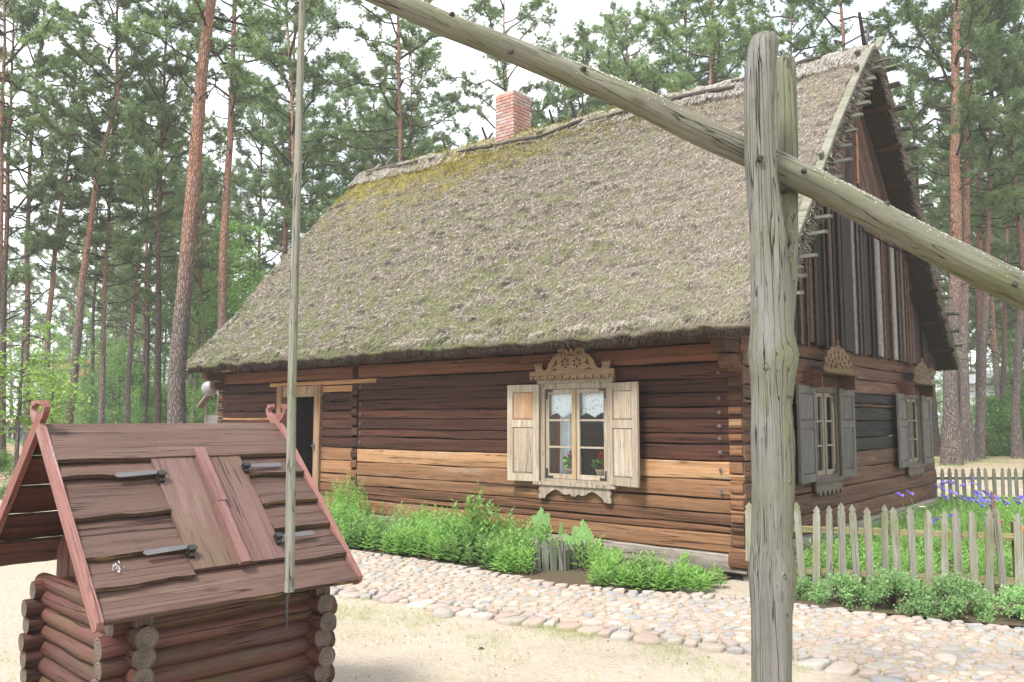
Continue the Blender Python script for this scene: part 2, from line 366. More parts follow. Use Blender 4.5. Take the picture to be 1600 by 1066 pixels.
nt = NT('cobble'); co = nt.coord((1, 1, 1)); isl = nt.isl(); rr = nt.math('FRACT', nt.math('ADD', isl, nt.math('MULTIPLY', nt.rnd(), 7.31)))
c = nt.palette(rr, [(.42, .31, .275), (.43, .39, .34), (.29, .30, .32), (.46, .34, .30), (.53, .49, .44), (.34, .34, .34), (.42, .29, .25), (.40, .355, .30), (.27, .295, .32), (.48, .42, .36)])
k = nt.noise(co, 34, 6, .75); k2 = nt.noise(co, 9, 5)
c = nt.mix(nt.ramp(k, .4, .75, 0, .6), c, (.25, .21, .18)); c = nt.mix(nt.ramp(k2, .42, .62, 0, .5), c, (.42, .355, .28))
c = nt.mix(1., c, (.80, .79, .78), 'MULTIPLY'); nt.bump(k, .006); M['cobble'] = nt.done(c, .85, .2)

nt = NT('sand ground'); tc = nt.n('TexCoord'); co = tc.outputs['Object']; sp = nt.n('SeparateXYZ'); nt.l(co, sp.inputs[0])
k = nt.noise(co, 2.2, 6, .7); k2 = nt.noise(co, 26, 5, .7); k3 = nt.noise(co, .45, 4, .6); k4 = nt.noise(co, 90, 3, .6)
c = nt.mix(nt.ramp(k2, .3, .7), (.52, .45, .37), (.41, .34, .265)); c = nt.mix(nt.ramp(k, .48, .68, 0, .35), c, (.58, .50, .43))
c = nt.mix(nt.ramp(k4, .6, .72, 0, .6), c, (.24, .18, .12))
c = nt.mix(nt.ramp(nt.noise(co, 1.3, 6, .75), .57, .68, 0, .3), c, (.30, .28, .16))
far = nt.ramp(sp.outputs['Y'], 13, 24); fc = nt.mix(nt.ramp(k, .4, .6), (.29, .2, .14), (.37, .275, .2)); fc = nt.mix(nt.ramp(k3, .5, .6, 0, .75), fc, (.11, .15, .045))
c = nt.mix(far, c, fc)
nt.bump(nt.math('ADD', k2, nt.math('MULTIPLY', k4, .5)), .035); M['sand'] = nt.done(c, .95, .1)
nt = NT('path bed'); co = nt.coord((1, 1, 1), rnd=False); M['pathbed'] = nt.done(nt.mix(nt.ramp(nt.noise(co, 30, 5, .7), .35, .65), (.37, .30, .22), (.24, .19, .13)), .95, .1)
nt = NT('garden soil'); co = nt.coord((1, 1, 1), rnd=False); M['soil'] = nt.done(nt.mix(nt.noise(co, 20, 5), (.06, .045, .03), (.11, .085, .055)), .95, .1)

def leafmat(name, cols, trans=.35, rough=.6, spec=.25, orn=.25):
    n = NT(name); c = n.palette(n.isl(), cols)
    hs = n.n('HueSaturation'); n.l(c, hs.inputs['Color']); n.l(n.ramp(n.rnd(), 0, 1, 1-orn, 1+orn), hs.inputs['Value'])
    n.done(hs.outputs[0], rough, spec)
    t = n.n('BsdfTranslucent'); mx = n.n('MixShader'); mx.inputs[0].default_value = trans
    br = n.mix(.5, hs.outputs[0], (1, 1, .4), 'MULTIPLY'); n.l(hs.outputs[0], t.inputs[0])
    n.l(n.b.outputs[0], mx.inputs[1]); n.l(t.outputs[0], mx.inputs[2]); n.l(mx.outputs[0], n.out.inputs[0])
    return n.m
M['needles'] = leafmat('pine needles', [(.14, .21, .095), (.20, .28, .115), (.25, .33, .14), (.165, .25, .12), (.29, .35, .15)], .55)
M['leaf_birch'] = leafmat('birch leaves', [(.14, .26, .06), (.19, .33, .08), (.25, .40, .11), (.16, .30, .09)], .45)
M['leaf_under'] = leafmat('understorey leaves', [(.13, .25, .08), (.20, .35, .10), (.27, .42, .13), (.17, .31, .09)], .5)
M['leaf_maple'] = leafmat('yellow green leaves', [(.20, .33, .06), (.28, .42, .09), (.16, .28, .05)], .5)
M['leaf_bed'] = leafmat('flower bed leaves', [(.16, .33, .075), (.25, .46, .11), (.34, .55, .15), (.20, .39, .09)], .5)
M['leaf_tall'] = leafmat('tall plant leaves', [(.16, .33, .07), (.25, .45, .11), (.33, .52, .15)], .45)
M['leaf_bush'] = leafmat('grey green bush leaves', [(.22, .38, .14), (.31, .49, .20), (.39, .56, .26)], .5)
M['leaf_big'] = leafmat('large leaf', [(.16, .31, .10), (.22, .38, .13)], .4)
M['grass'] = leafmat('grass', [(.20, .27, .09), (.30, .34, .14), (.36, .37, .18), (.16, .24, .07)], .3)
M['iris'] = leafmat('purple petals', [(.20, .13, .60), (.30, .22, .75), (.40, .33, .80)], .4)
M['red_petal'] = leafmat('red petals', [(.62, .012, .02), (.75, .03, .05)], .3)
M['orange_petal'] = leafmat('orange petals', [(.80, .17, .02), (.85, .28, .04)], .3)

def bark(name, low, high, z0, z1):
    n = NT(name); tc = n.n('TexCoord'); co = tc.outputs['Object']; sp = n.n('SeparateXYZ'); n.l(co, sp.inputs[0])
    mp = n.n('Mapping'); n.l(co, mp.inputs[0]); mp.inputs['Scale'].default_value = (26, 26, 6)
    oi = n.rnd()
    pl = n.vor(mp.outputs[0], 1, 'DISTANCE_TO_EDGE'); k = n.noise(mp.outputs[0], 1.2, 6, .7); k2 = n.noise(co, 1.8, 4)
    t = n.ramp(n.math('ADD', sp.outputs['Z'], n.math('MULTIPLY', k2, 2.4)), z0+1.2, z1+1.2)
    lc = n.mix(n.ramp(k, .3, .7), low, (low[0]*.5, low[1]*.48, low[2]*.48)); hc = n.mix(n.ramp(k, .35, .7), high, (high[0]*.6, high[1]*.5, high[2]*.5))
    hc = n.mix(n.ramp(k2, .45, .65, 0, .5), hc, (low[0]*1.1, low[1]*1.0, low[2]))
    c = n.mix(t, lc, hc)
    c = n.mix(n.ramp(pl, .0, .12, .6, 0), c, (low[0]*.3, low[1]*.27, low[2]*.26))
    hs = n.n('HueSaturation'); n.l(c, hs.inputs['Color']); n.l(n.ramp(oi, 0, 1, .8, 1.25), hs.inputs['Value'])
    n.bump(n.math('ADD', n.ramp(pl, 0, .2), n.math('MULTIPLY', k, .6)), .03); return n.done(hs.outputs[0], .9, .15)
M['bark_pine'] = bark('pine bark', (.27, .225, .20), (.44, .245, .16), 3.5, 6.5)
M['bark_dark'] = bark('dark pine bark', (.15, .115, .095), (.27, .15, .095), 5.5, 9)
M['bark_birch'] = bark('sapling bark', (.22, .20, .17), (.3, .27, .23), 3, 6)

def plain(name, col, rough=.5, spec=.4, metal=0.):
    n = NT(name); co = n.coord((9, 9, 9)); k = n.noise(co, 1, 4)
    m = n.done(n.mix(n.ramp(k, .35, .7), col, tuple(x*.82 for x in col)), rough, spec); n.b.inputs['Metallic'].default_value = metal; return m
M['iron'] = plain('dark iron', (.05, .048, .045), .5, .5, .6)
M['steel'] = plain('dull grey metal', (.115, .11, .115), .75, .25, .0)
M['white_cloth'] = plain('white cotton', (.78, .80, .84), .9, .1)
M['terracotta'] = plain('beige clay pot', (.66, .48, .34), .8, .2)
M['soil_pot'] = plain('pot soil', (.05, .035, .025), .95, .1)
M['red_cloth'] = plain('red plastic', (.55, .03, .02), .4)
M['glass_white'] = plain('white globe glass', (.24, .25, .25), .25, .5)
M['car_black'] = plain('black car paint', (.02, .022, .028), .2, .6)
M['car_blue'] = plain('light blue car paint', (.35, .50, .72), .25, .6)
M['car_white'] = plain('white car paint', (.75, .77, .80), .25, .6)
M['car_glass'] = plain('car window glass', (.10, .13, .15), .08, .8)
M['tyre'] = plain('tyre rubber', (.02, .02, .02), .8)
M['tail'] = plain('tail light red', (.5, .02, .03), .2, .6)
M['plaster'] = plain('white plaster', (.72, .70, .66), .9, .1)
M['plaster2'] = plain('grey plaster', (.55, .57, .56), .9, .1)
M['roof_red'] = plain('red roof tile', (.38, .16, .11), .9, .1)
M['roof_grey'] = plain('grey roof sheet', (.28, .29, .30), .8, .2)
M['win_dark'] = plain('far window glass', (.07, .08, .09), .15, .6)
M['skin'] = plain('skin', (.55, .34, .25), .6, .3)
M['hair'] = plain('dark hair', (.05, .03, .02), .7, .2)
for nm, c in (('navy', (.03, .04, .10)), ('green', (.03, .30, .18)), ('jeans', (.07, .10, .20)), ('blackc', (.02, .02, .025)), ('greyc', (.3, .3, .32)), ('redc', (.4, .05, .05))):
    M[nm] = plain(nm+' cloth', c, .9, .1)

n = NT('window glass'); n.t.nodes.remove(n.b)
fr = n.n('Fresnel'); fr.inputs[0].default_value = 1.32; tr = n.n('BsdfTransparent'); gl = n.n('BsdfGlossy'); gl.inputs['Roughness'].default_value = .02
mx = n.n('MixShader'); n.l(fr.outputs[0], mx.inputs[0]); n.l(tr.outputs[0], mx.inputs[1]); n.l(gl.outputs[0], mx.inputs[2]); n.l(mx.outputs[0], n.out.inputs[0])
tr.inputs[0].default_value = (.96, .98, .97, 1); M['glass'] = n.m
n = NT('lace'); co = n.coord((1, 1, 1), rnd=False); d = n.vor(co, 55); d2 = n.vor(co, 19, 'DISTANCE_TO_EDGE')
a = n.math('MAXIMUM', n.ramp(d, .30, .36), n.ramp(d2, .16, .12)); 
tr = n.n('BsdfTransparent'); mx = n.n('MixShader'); n.done((.85, .87, .9), .9); n.l(a, mx.inputs[0]); n.l(tr.outputs[0], mx.inputs[1]); n.l(n.b.outputs[0], mx.inputs[2]); n.l(mx.outputs[0], n.out.inputs[0]); M['lace'] = n.m

# ------------------------------------------------------------------ vegetation primitives (numpy)
def unit(a): return a/np.maximum(np.linalg.norm(a, axis=-1, keepdims=True), 1e-9)
def leaves(P, D, N, Ln, Wd, fold=.25, wide=.45):
    """diamond leaf quads: base P, direction D, normal N"""
    D = unit(D); S = unit(np.cross(D, N)); N = np.cross(S, D)
    Ln = np.reshape(Ln, (-1, 1)); Wd = np.reshape(Wd, (-1, 1))
    mid = P + D*Ln*wide
    V = np.stack([P, mid+S*Wd*.5+N*Wd*fold, P+D*Ln - N*Ln*.12, mid-S*Wd*.5+N*Wd*fold], 1).reshape(-1, 3)
    F = np.arange(len(V)).reshape(-1, 4)
    return V, F
def blades(P, D, Ln, Wd, rng):
    D = unit(D); S = unit(np.cross(D, unit(rng.normal(size=D.shape))))
    V = np.stack([P-S*np.reshape(Wd, (-1, 1))*.5, P+S*np.reshape(Wd, (-1, 1))*.5, P+D*np.reshape(Ln, (-1, 1))], 1).reshape(-1, 3)
    return V, np.arange(len(V)).reshape(-1, 3)

def pine_variant(seed, dens=1., hgt=10., spread=2.7, bare=6):
    """branches mesh + needle mesh; local z = 0 at crown base, trunk axis = z"""
    rng = np.random.default_rng(seed); rd = random.Random(seed)
    mb = MB(); P = []; D = []
    nl = int(40*dens)
    for i in range(nl+bare):
        dead = i >= nl
        if dead: z = rd.uniform(-3.0, 1.5); ln = rd.uniform(.5, 1.5)
        else:
            t = (i+rd.random())/nl; z = hgt*(t**.9)
            ln = spread*(1-t)**.55*rd.uniform(.45, 1.15)*(.6+.4*min(t*5, 1)) + .25
        az = i*2.39996+rd.uniform(-.6, .6); el = R(rd.uniform(-14, 26)) + (R(28)*(z/hgt) if z > 0 else 0)
        d = Vector((math.cos(az)*math.cos(el), math.sin(az)*math.cos(el), math.sin(el)))
        pts = [Vector((0, 0, z))]; k = 6; side = Vector((-d.y, d.x, 0))*rd.uniform(-.4, .4)
        for j in range(1, k):
            s = j/(k-1)
            pts.append(Vector((0, 0, z))+d*ln*s + side*s*s*ln*.5 + Vector((0, 0, ln*.16*math.sin(s*3.0)*rd.uniform(-.6, 1)+ln*.18*s*s)) + Vector((rd.uniform(-1, 1), rd.uniform(-1, 1), rd.uniform(-1, 1)))*.05*ln)
        r0 = .012+.011*ln
        mb.tube(pts, [r0*(1-.8*j/(k-1))+.003 for j in range(k)], 4, cap=False)
        if dead:
            for q in range(2):
                j = rd.randint(1, k-2); e = pts[j]+Vector((rd.uniform(-.4, .4), rd.uniform(-.4, .4), rd.uniform(-.3, .15)))
                mb.tube([pts[j], (pts[j]+e)/2+Vector((0, 0, .04)), e], [.008, .006, .003], 3, cap=False)
            continue
        nt_ = int(5+ln*5.2)
        for q in range(nt_):
            s = .3+.7*(q+rd.random())/nt_; f = s*(k-1); j = min(int(f), k-2); p = pts[j].lerp(pts[j+1], f-j)
            dd = (pts[j+1]-pts[j]).normalized()
            td = (dd*rd.uniform(.3, 1)+Vector((rd.uniform(-1, 1), rd.uniform(-1, 1), rd.uniform(-.25, .75)))).normalized()
            tl = rd.uniform(.2, .5)*(1.25-.4*s)
            e = p+td*tl
            mb.tube([p, e], [.006, .003], 3, cap=False)
            m = rd.randint(5, 8)
            for w in range(m):
                g = .25+.75*w/(m-1)
                pp = p.lerp(e, g)+Vector((rd.uniform(-1, 1), rd.uniform(-1, 1), rd.uniform(-1, 1)))*.07
                P.append(pp); D.append((td+Vector((rd.uniform(-1, 1), rd.uniform(-1, 1), rd.uniform(-.2, .9)))*.6).normalized())
    P = np.array([tuple(p) for p in P]); D = np.array([tuple(p) for p in D]); nb = 13
    PP = np.repeat(P, nb, 0); DD = np.repeat(D, nb, 0)
    sp = rng.normal(size=PP.shape); DD = unit(DD*.55+unit(sp)*.9)
    Ln = rng.uniform(.10, .19, len(PP)); V, F = blades(PP, DD, Ln, np.full(len(PP), .024), rng)
    return mb.mesh('pine branches', M['bark_dark']), np_mesh('pine needles', V, F, M['needles'])

def broad_variant(seed, mat, hgt=6., rad=2., n=5200, leaf=.085, stem=True, base=.15):
    rng = np.random.default_rng(seed); rd = random.Random(seed); mb = MB(); tips = []
    for i in range(int(16+hgt*3)):
        t = rd.uniform(base, .97); az = i*2.4+rd.uniform(-.5, .5); ln = rad*(math.sin(math.pi*min(max((t-base)/(1-base), .08), .96))**.6)*rd.uniform(.5, 1.1)
        z = hgt*t; a = Vector((0, 0, z-ln*.35)); d = Vector((math.cos(az), math.sin(az), rd.uniform(.2, .7)))
        pts = [a+d*ln*s+Vector((rd.uniform(-.06, .06), rd.uniform(-.06, .06), -.22*ln*s*s))*1. for s in (0, .33, .66, 1)]
        mb.tube(pts, [.012*ln+.006, .009, .006, .003], 3, cap=False)
        for q in range(int(7+ln*7)):
            s = rd.uniform(.25, 1.05); p = a+d*ln*s+Vector((0, 0, -.22*ln*s*s))
            tips.append(tuple(p+Vector((rd.gauss(0, 1), rd.gauss(0, 1), rd.gauss(0, .8)))*.14*ln))
    T = np.array(tips); idx = rng.integers(0, len(T), n)
    P = T[idx]+rng.normal(size=(n, 3))*np.array([.16, .16, .11])*min(rad/1.6, 1)
    D = rng.normal(size=(n, 3)); D[:, 2] = D[:, 2]*.5-.25; N = rng.normal(size=(n, 3))*.55+np.array([0, 0, 1])
    L_ = rng.uniform(.7, 1.25, n)*leaf; V, F = leaves(P, D, N, L_, L_*.66)
    return mb.mesh('twigs', M['bark_birch']), np_mesh('leaves', V, F, mat)

PV = [pine_variant(11, 1.0), pine_variant(12, .8, spread=3.2), pine_variant(13, 1.15, spread=2.2), pine_variant(14, .95, spread=2.8, bare=10), pine_variant(15, .7, spread=3.4, bare=9), pine_variant(16, 1.25, spread=2.5)]
BV = [broad_variant(21, M['leaf_birch'], 8, 2.3, 9000, .10), broad_variant(22, M['leaf_under'], 5, 2.0, 7000, .10, base=.05), broad_variant(23, M['leaf_maple'], 3.6, 1.3, 2200, .10, base=.34), broad_variant(24, M['leaf_under'], 2.2, 1.5, 4500, .09, base=.02), broad_variant(25, M['leaf_maple'], 3.9, 1.1, 900, .11, base=.42)]

def trunk_mesh(pts, r0, H, mat, sides=12, seed=0):
    mb = MB(); P = [Vector(p) for p in pts]
    dense = []
    for i in range(len(P)-1):
        k = max(1, int((P[i+1]-P[i]).length/1.0))
        for j in range(k): dense.append(P[i].lerp(P[i+1], j/k))
    dense.append(P[-1]); rs = []
    for i, p in enumerate(dense):
        h = p.z; t = max(h, 0)/H; r = r0*(1-.82*t)*(1+.5*math.exp(-max(h, 0)*2.8)); rs.append(max(r, .015))
        if 0 < i < len(dense)-1: dense[i] = p+Vector((nz(seed+h*.5), nz(seed+9+h*.5), 0))*.05
    mb.tube(dense, rs, sides, rough=.10, seed=seed); return mb.mesh('pine trunk', mat)
pn = [0]
def pine(label, base, pts, r0, H, hc, var, matk='bark_pine', sc_=None, group=None, rot=None):
    """base: world; pts: local polyline from z=0 up (Vectors)"""
    pn[0] += 1
    t = thing('pine_tree', label, 'tree', base, 0, group)
    put('trunk', trunk_mesh(pts, r0, H, M[matk], seed=pn[0]*3.1), t)
    # crown axis
    def pt(h):
        for a, b in zip(pts[:-1], pts[1:]):
            if b.z >= h: return a.lerp(b, (h-a.z)/max(b.z-a.z, 1e-6))
        return pts[-1]
    a, b = pt(hc), pts[-1]; ax = (b-a); s = ax.length/10.; xy = sc_ or 1.
    q = ax.to_track_quat('Z', 'Y'); bm, nm = PV[var % len(PV)]
    rz = rot if rot is not None else pn[0]*1.7
    mq = (q.to_matrix() @ Matrix.Rotation(rz, 3, 'Z')).to_euler()
    tag(put('branches', bm, t, a, mq, (xy, xy, s)), kind='stuff'); put('crown', nm, t, a, mq, (xy, xy, s))
    return t
def pine_px(label, path, wpx, Y, H, hc, var, matk='bark_pine', sc_=None, group=None, rot=None):
    P = [at(x, y, Y) for x, y in path]                      # surveyed points up the stem, lowest first
    d = P[0]-P[1]; g = gz(P[0].x, Y); 
    if P[0].z > g+.3:
        b = P[0]+d*((P[0].z-g)/(-d.z)) if d.z < 0 else P[0]
        b.x = P[0].x+(b.x-P[0].x)*.6; P = [Vector((b.x, Y, g))]+P
    e = P[-1]; dirn = (P[-1]-P[-2]).normalized(); dirn.x *= .6; 
    if e.z < H: P.append(e+dirn*((H-e.z)/dirn.z))
    base = Vector((P[0].x, Y, g-.05)); loc = [p-base for p in P]; loc[0] = Vector((0, 0, 0))
    return pine(label, base, loc, wpx/2/1296*Y, H, hc, var, matk, sc_, group, rot)

# ================================================================== GROUND
def axis_pts(a, b, fine0, fine1, df, grow):
    xs = list(np.arange(fine0, fine1, df)); x = fine1; d = df
    while x < b: xs.append(x); d *= grow; x += d
    xs.append(b); x = fine0-df; d = df; lo = []
    while x > a: lo.append(x); d *= grow; x -= d
    lo.append(a); return np.array(sorted(set(lo))+xs)
gx = axis_pts(-300, 300, -6, 8, .12, 1.12); gy = axis_pts(-60, 400, 1, 16, .12, 1.12)
V = []
for y in gy:
    for x in gx:
        z = gz(x, y)
        if -8 < x < 10 and 0 < y < 18: z += .012*nz(x*1.3, y*1.3)+.012*nz(x*4, y*4, 3)+.006*nz(x*9, y*9, 5)-.008
        elif y > 16: z += .10*nz(x*.15, y*.15)*min((y-16)/10, 1)
        V.append((x, y, z))
nx_, ny_ = len(gx), len(gy); ii = np.arange(nx_*ny_).reshape(ny_, nx_)
F = np.stack([ii[:-1, :-1], ii[:-1, 1:], ii[1:, 1:], ii[1:, :-1]], -1).reshape(-1, 4)
tag(put('ground', np_mesh('ground', V, F, M['sand'], smooth=True)), kind='structure')

# ------------------------------------------------------------------ cobbled path with stones
UP = [(-5.2, 13.4), (-2.96, 11.15), (-2.02, 10.25), (-.7, 9.25), (.31, 8.25), (1.18, 7.82), (2.05, 7.62), (2.5, 7.25), (3.1, 6.86), (3.84, 6.5), (4.9, 6.22), (6.2, 6.1)]
LO = [(-4.8, 8.7), (-3.0, 8.3), (-2.08, 7.95), (-1.52, 7.72), (-1.02, 7.5), (-.54, 7.16), (.2, 6.66), (.76, 6.33), (1.59, 5.89), (1.93, 5.7), (2.16, 5.42), (2.32, 5.17), (2.83, 4.63), (4.2, 3.9), (6.2, 3.6)]
def yat(poly, x):
    if x <= poly[0][0]: return poly[0][1]
    for (x0, y0), (x1, y1) in zip(poly[:-1], poly[1:]):
        if x0 <= x <= x1: return y0+(y1-y0)*(x-x0)/(x1-x0)
    return poly[-1][1]
bed = MB(); xs = np.arange(-3.0, 6.2, .15)
vs = []
for x in xs:
    lo, hi = yat(LO, x)+.10, yat(UP, x)-.03
    for k in range(9):
        y = lo+(hi-lo)*k/8; vs.append((x, y, .014+.003*nz(x*3, y*3) if 0 < k < 8 else -.02))
bed.add(vs, [(i*9+k, (i+1)*9+k, (i+1)*9+k+1, i*9+k+1) for i in range(len(xs)-1) for k in range(8)], smooth=True)
path = tag(bed.build('cobbled_path', M['pathbed']), kind='structure')
rd = random.Random(5)
def clip(poly, nrm, c):
    """keep nrm.p <= c"""
    out = []
    for i in range(len(poly)):
        a, b = poly[i], poly[(i+1) % len(poly)]
        da, db = nrm[0]*a[0]+nrm[1]*a[1]-c, nrm[0]*b[0]+nrm[1]*b[1]-c
        if da <= 0: out.append(a)
        if (da < 0 < db) or (db < 0 < da):
            t = da/(da-db); out.append((a[0]+(b[0]-a[0])*t, a[1]+(b[1]-a[1])*t))
    return out
LO = [(x+.0, y) for x, y in LO]
def lo_(x): return yat(LO, x)+.05*nz(x*2.1, 4)+.03*nz(x*6, 9)
seeds = []
tries = 0
while tries < 60000 and len(seeds) < 2600:
    tries += 1; x = rd.uniform(-3.0, 6.2); lo, hi = lo_(x), yat(UP, x); y = rd.uniform(lo, hi)
    edge = (y-lo < .12) and rd.random() < .8
    rr_ = (.105 if edge else rd.choice((.05, .056, .064, .076, .095)))
    ok = all((x-a)**2+((y-b)*1.25)**2 > (rr_*.78+c*.78)**2 for a, b, c in seeds if abs(a-x) < .3 and abs(b-y) < .3)
    if ok: seeds.append((x, y, rr_))
stones = []
for i, (x, y, r) in enumerate(seeds):
    poly = [(x+r*1.75*math.cos(a), y+r*1.45*math.sin(a)) for a in [k*math.pi/5+rd.uniform(-.2, .2) for k in range(10)]]
    for a, b, c in seeds:
        if (a, b) != (x, y) and abs(a-x) < .4 and abs(b-y) < .4:
            nx, ny = a-x, b-y; d = math.hypot(nx, ny)
            if d < .4: poly = clip(poly, (nx/d, ny/d), (nx*x+ny*y)/d + d*r/(r+c))
    if len(poly) < 4: continue
    g = .010+.010*rd.random()
    for nrm in ((0, 1, yat(UP, x)),): poly = clip(poly, nrm[:2], nrm[2])
    if len(poly) < 4: continue
    cx_ = sum(p[0] for p in poly)/len(poly); cy_ = sum(p[1] for p in poly)/len(poly)
    # rounded outline by Chaikin
    q = []
    for k in range(len(poly)):
        a, b = poly[k], poly[(k+1) % len(poly)]
        if math.hypot(a[0]-b[0], a[1]-b[1]) < .012: q.append(((a[0]+b[0])/2, (a[1]+b[1])/2)); continue
        q.append((a[0]*.8+b[0]*.2, a[1]*.8+b[1]*.2)); q.append((a[0]*.2+b[0]*.8, a[1]*.2+b[1]*.8))
    rad = sum(math.hypot(p[0]-cx_, p[1]-cy_) for p in q)/len(q)
    if rad < .03: continue
    sc1 = max(.5, 1-g/rad); q = [((p[0]-cx_)*sc1, (p[1]-cy_)*sc1) for p in q]
    n_ = len(q); h = .010+.012*rd.random()+(.012 if r > .12 else 0); tx, ty = rd.uniform(-.10, .10), rd.uniform(-.10, .10)
    vs = []
    for s, zz in ((1.0, -.03), (1.0, h*.10), (.91, h*.66), (.62, h*.95)):
        for p in q: vs.append((p[0]*s, p[1]*s, zz+(p[0]*tx+p[1]*ty)*(s if zz > 0 else 0)+(.35*h*nz(p[0]*14+i, p[1]*14, s*2) if zz > 0 else 0)))
    vs.append((0, 0, h))
    fs = [(k*n_+j, k*n_+(j+1) % n_, (k+1)*n_+(j+1) % n_, (k+1)*n_+j) for k in range(3) for j in range(n_)]
    fs += [(3*n_+j, 3*n_+(j+1) % n_, 4*n_) for j in range(n_)]
    d2 = cx_*cx_+cy_*cy_; px = 800+1296*cx_/cy_; py = 655+1296*1.6/cy_
    vis = -60 < px < 1660 and py < 1100 and not (cx_ < -1.5 and px < 490)
    stones.append((rad*rad/(cy_**3) if vis else 0, cx_, cy_, vs, fs))
stones.sort(key=lambda s: -s[0])
rest = MB()
for k, (_, cx_, cy_, vs, fs) in enumerate(stones):
    if k < 290:
        m = MB().add(vs, fs, smooth=True); m.build('stone', M['cobble'], path, (cx_, cy_, .012))
    else: rest.add(vs, fs, 0, Matrix.Translation((cx_, cy_, .012)), True)
tag(rest.build('small_stones', M['cobble'], path), kind='stuff')

# ================================================================== LOG HOUSE
LEN, WID = 9.9, 7.7
house = thing('log_house', 'old thatched log house with shuttered windows and red brick chimney', 'house', HO, -YAW)
rd = random.Random(77)
def beam_mesh(Ln, h, d, mat, seed, wav=.012, bow=.5, endmi=None, step=.28):
    """hewn log: length along X (centred), front face at y=0, body to y=d, z 0..h"""
    mb = MB(); n = max(2, int(Ln/step)); prof = [(.012, 0), (.0, .06), (-.005, .35), (-.005, .66), (-.001, .94), (.010, 1.), (d, 1.), (d, 0)]; k = len(prof); vs = []
    for i in range(n+1):
        x = -Ln/2+Ln*i/n
        lo = wav*1.2*nz(x*1.1+seed*7.7, seed)+wav*.6*nz(x*4+seed, 5.); hi = wav*1.2*nz(x*1.1+seed*3.3, seed+40)+wav*.6*nz(x*4-seed, 9.)
        for j, (y, t) in enumerate(prof):
            z = t*h+(lo*(1-t)+hi*t)
            yy = y+(.010*nz(x*1.6+seed, t*3., seed) if y < .1 else 0)*bow*2
            vs.append((x, yy, z))
    fs = [(i*k+j, i*k+(j+1) % k, (i+1)*k+(j+1) % k, (i+1)*k+j)[::-1] for i in range(n) for j in range(k)]
    mb.add(vs, fs, 0, None, False)
    mb.add(vs[:k], [tuple(range(k))], 0); mb.add(vs[-k:], [tuple(range(k))[::-1]], 0)
    return mb.mesh('log', mat)
sd = [0]
def wall_log(u0, u1, z0, z1, mat, off=0., d=.16, face='front', name='log', wav=.012):
    """a log between two places on a wall. face front: v=0 plane; gable: u=0 plane (then u0,u1 are v)"""
    sd[0] += 1; me = beam_mesh(u1-u0, z1-z0-.009, d, M[mat], sd[0]*1.37, wav)
    c = (u0+u1)/2
    if face == 'front': return put(name, me, house, Hl(c, -off, z0+.0045), (0, 0, 0))
    if face == 'gable': return put(name, me, house, Hl(-off, c, z0+.006), (0, 0, math.pi/2))
    if face == 'far': return put(name, me, house, Hl(LEN+off, c, z0+.006), (0, 0, -math.pi/2))
    return put(name, me, house, Hl(c, WID+off, z0+.006), (0, 0, math.pi))

BND = [(.05, .235, 'sill', .05), (.235, .425, 'log_tan', 0), (.425, .50, 'log_brown', 0), (.50, .63, 'log_brown', 0), (.63, .77, 'log_tan', 0), (.77, .97, 'log_tan', 0), (.97, 1.17, 'log_light', 0),
       (1.17, 1.33, 'log_dark', 0), (1.33, 1.45, 'log_dark', 0), (1.45, 1.60, 'log_dark', 0), (1.60, 1.73, 'log_dark', 0), (1.73, 1.88, 'log_dark', 0), (1.88, 2.03, 'log_dark', 0), (2.03, 2.20, 'log_dark', 0)]
WU0, WU1 = 1.56, 2.62
def jit(z, s): return z+.012*nz(z*9, s*3.3)
for i, (a, b, m, off) in enumerate(BND):
    a_, b_ = (jit(a, 1) if i > 1 else a), jit(b, 1)
    if i == 0:
        wall_log(-.12, 6.1, a, b, m, off); wall_log(6.1, LEN+.1, a, b, m, off); continue
    nxt = BND[i+1][2] if i+1 < len(BND) else m
    m2 = m
    if b > .86 and a < 2.0:
        ra = a_
        wall_log(.16, WU0, a_, b_, m2, rd.uniform(-.008, .012)); wall_log(WU1, 6.06, a_, b_, m2, rd.uniform(-.008, .012))
        if a < .83: wall_log(WU0, WU1, a_, .835, m2, 0)
    else: wall_log(.16, 6.06, a_, b_, m2, rd.uniform(-.008, .012))
    mB = m if m != 'log_light' else 'log_tan'
    zb = jit(b, 2)
    if not (b > 2.02 and a > 2.0): wall_log(6.2, 6.94, jit(a, 2), zb if b < 2.0 else 2.0, mB, rd.uniform(-.006, .008))
    mC = 'log_dark' if a > 1.0 else 'log_brown'
    wall_log(8.1, LEN-.16, jit(a, 3), jit(b, 3), mC, rd.uniform(-.006, .008))
wall_log(8.1, LEN-.16, 1.585, 1.625, 'log_light', .012)
wall_log(.0, 6.06, 2.205, 2.40, 'log_orange', .012); wall_log(6.2, LEN, 2.205, 2.40, 'log_orange', .012)
wall_log(5.65, 8.32, 2.125, 2.20, 'lintel', .022, .12, wav=.006); wall_log(6.2, 6.94, 2.01, 2.115, 'lintel', .01, wav=.006)
# ends of the partition logs and of the gable logs, one by one
zc = .235
for k in range(13):
    h = rd.uniform(.13, .17); wall_log(6.065, 6.195, zc, min(zc+h*.82, 2.40), 'log_dark' if zc > .9 else 'log_brown', .015+.012*rd.random(), .1, name='log_end', wav=.004); zc += h
    if zc > 2.3: break
for i, (a, b, m, off) in enumerate(BND[1:]):
    for (u0, u1, s) in ((.0, .158, 1), (LEN-.158, LEN, 3)):
        aa, bb = jit(a, s), jit(b, s); z_ = aa+(bb-aa)*.36
        wall_log(u0, u1, aa, z_, m, .008, .12, name='log_tongue', wav=.003); wall_log(u0+.01, u1-.012, z_, bb, 'log_end', .022+.01*rd.random(), .12, name='log_end', wav=.004)
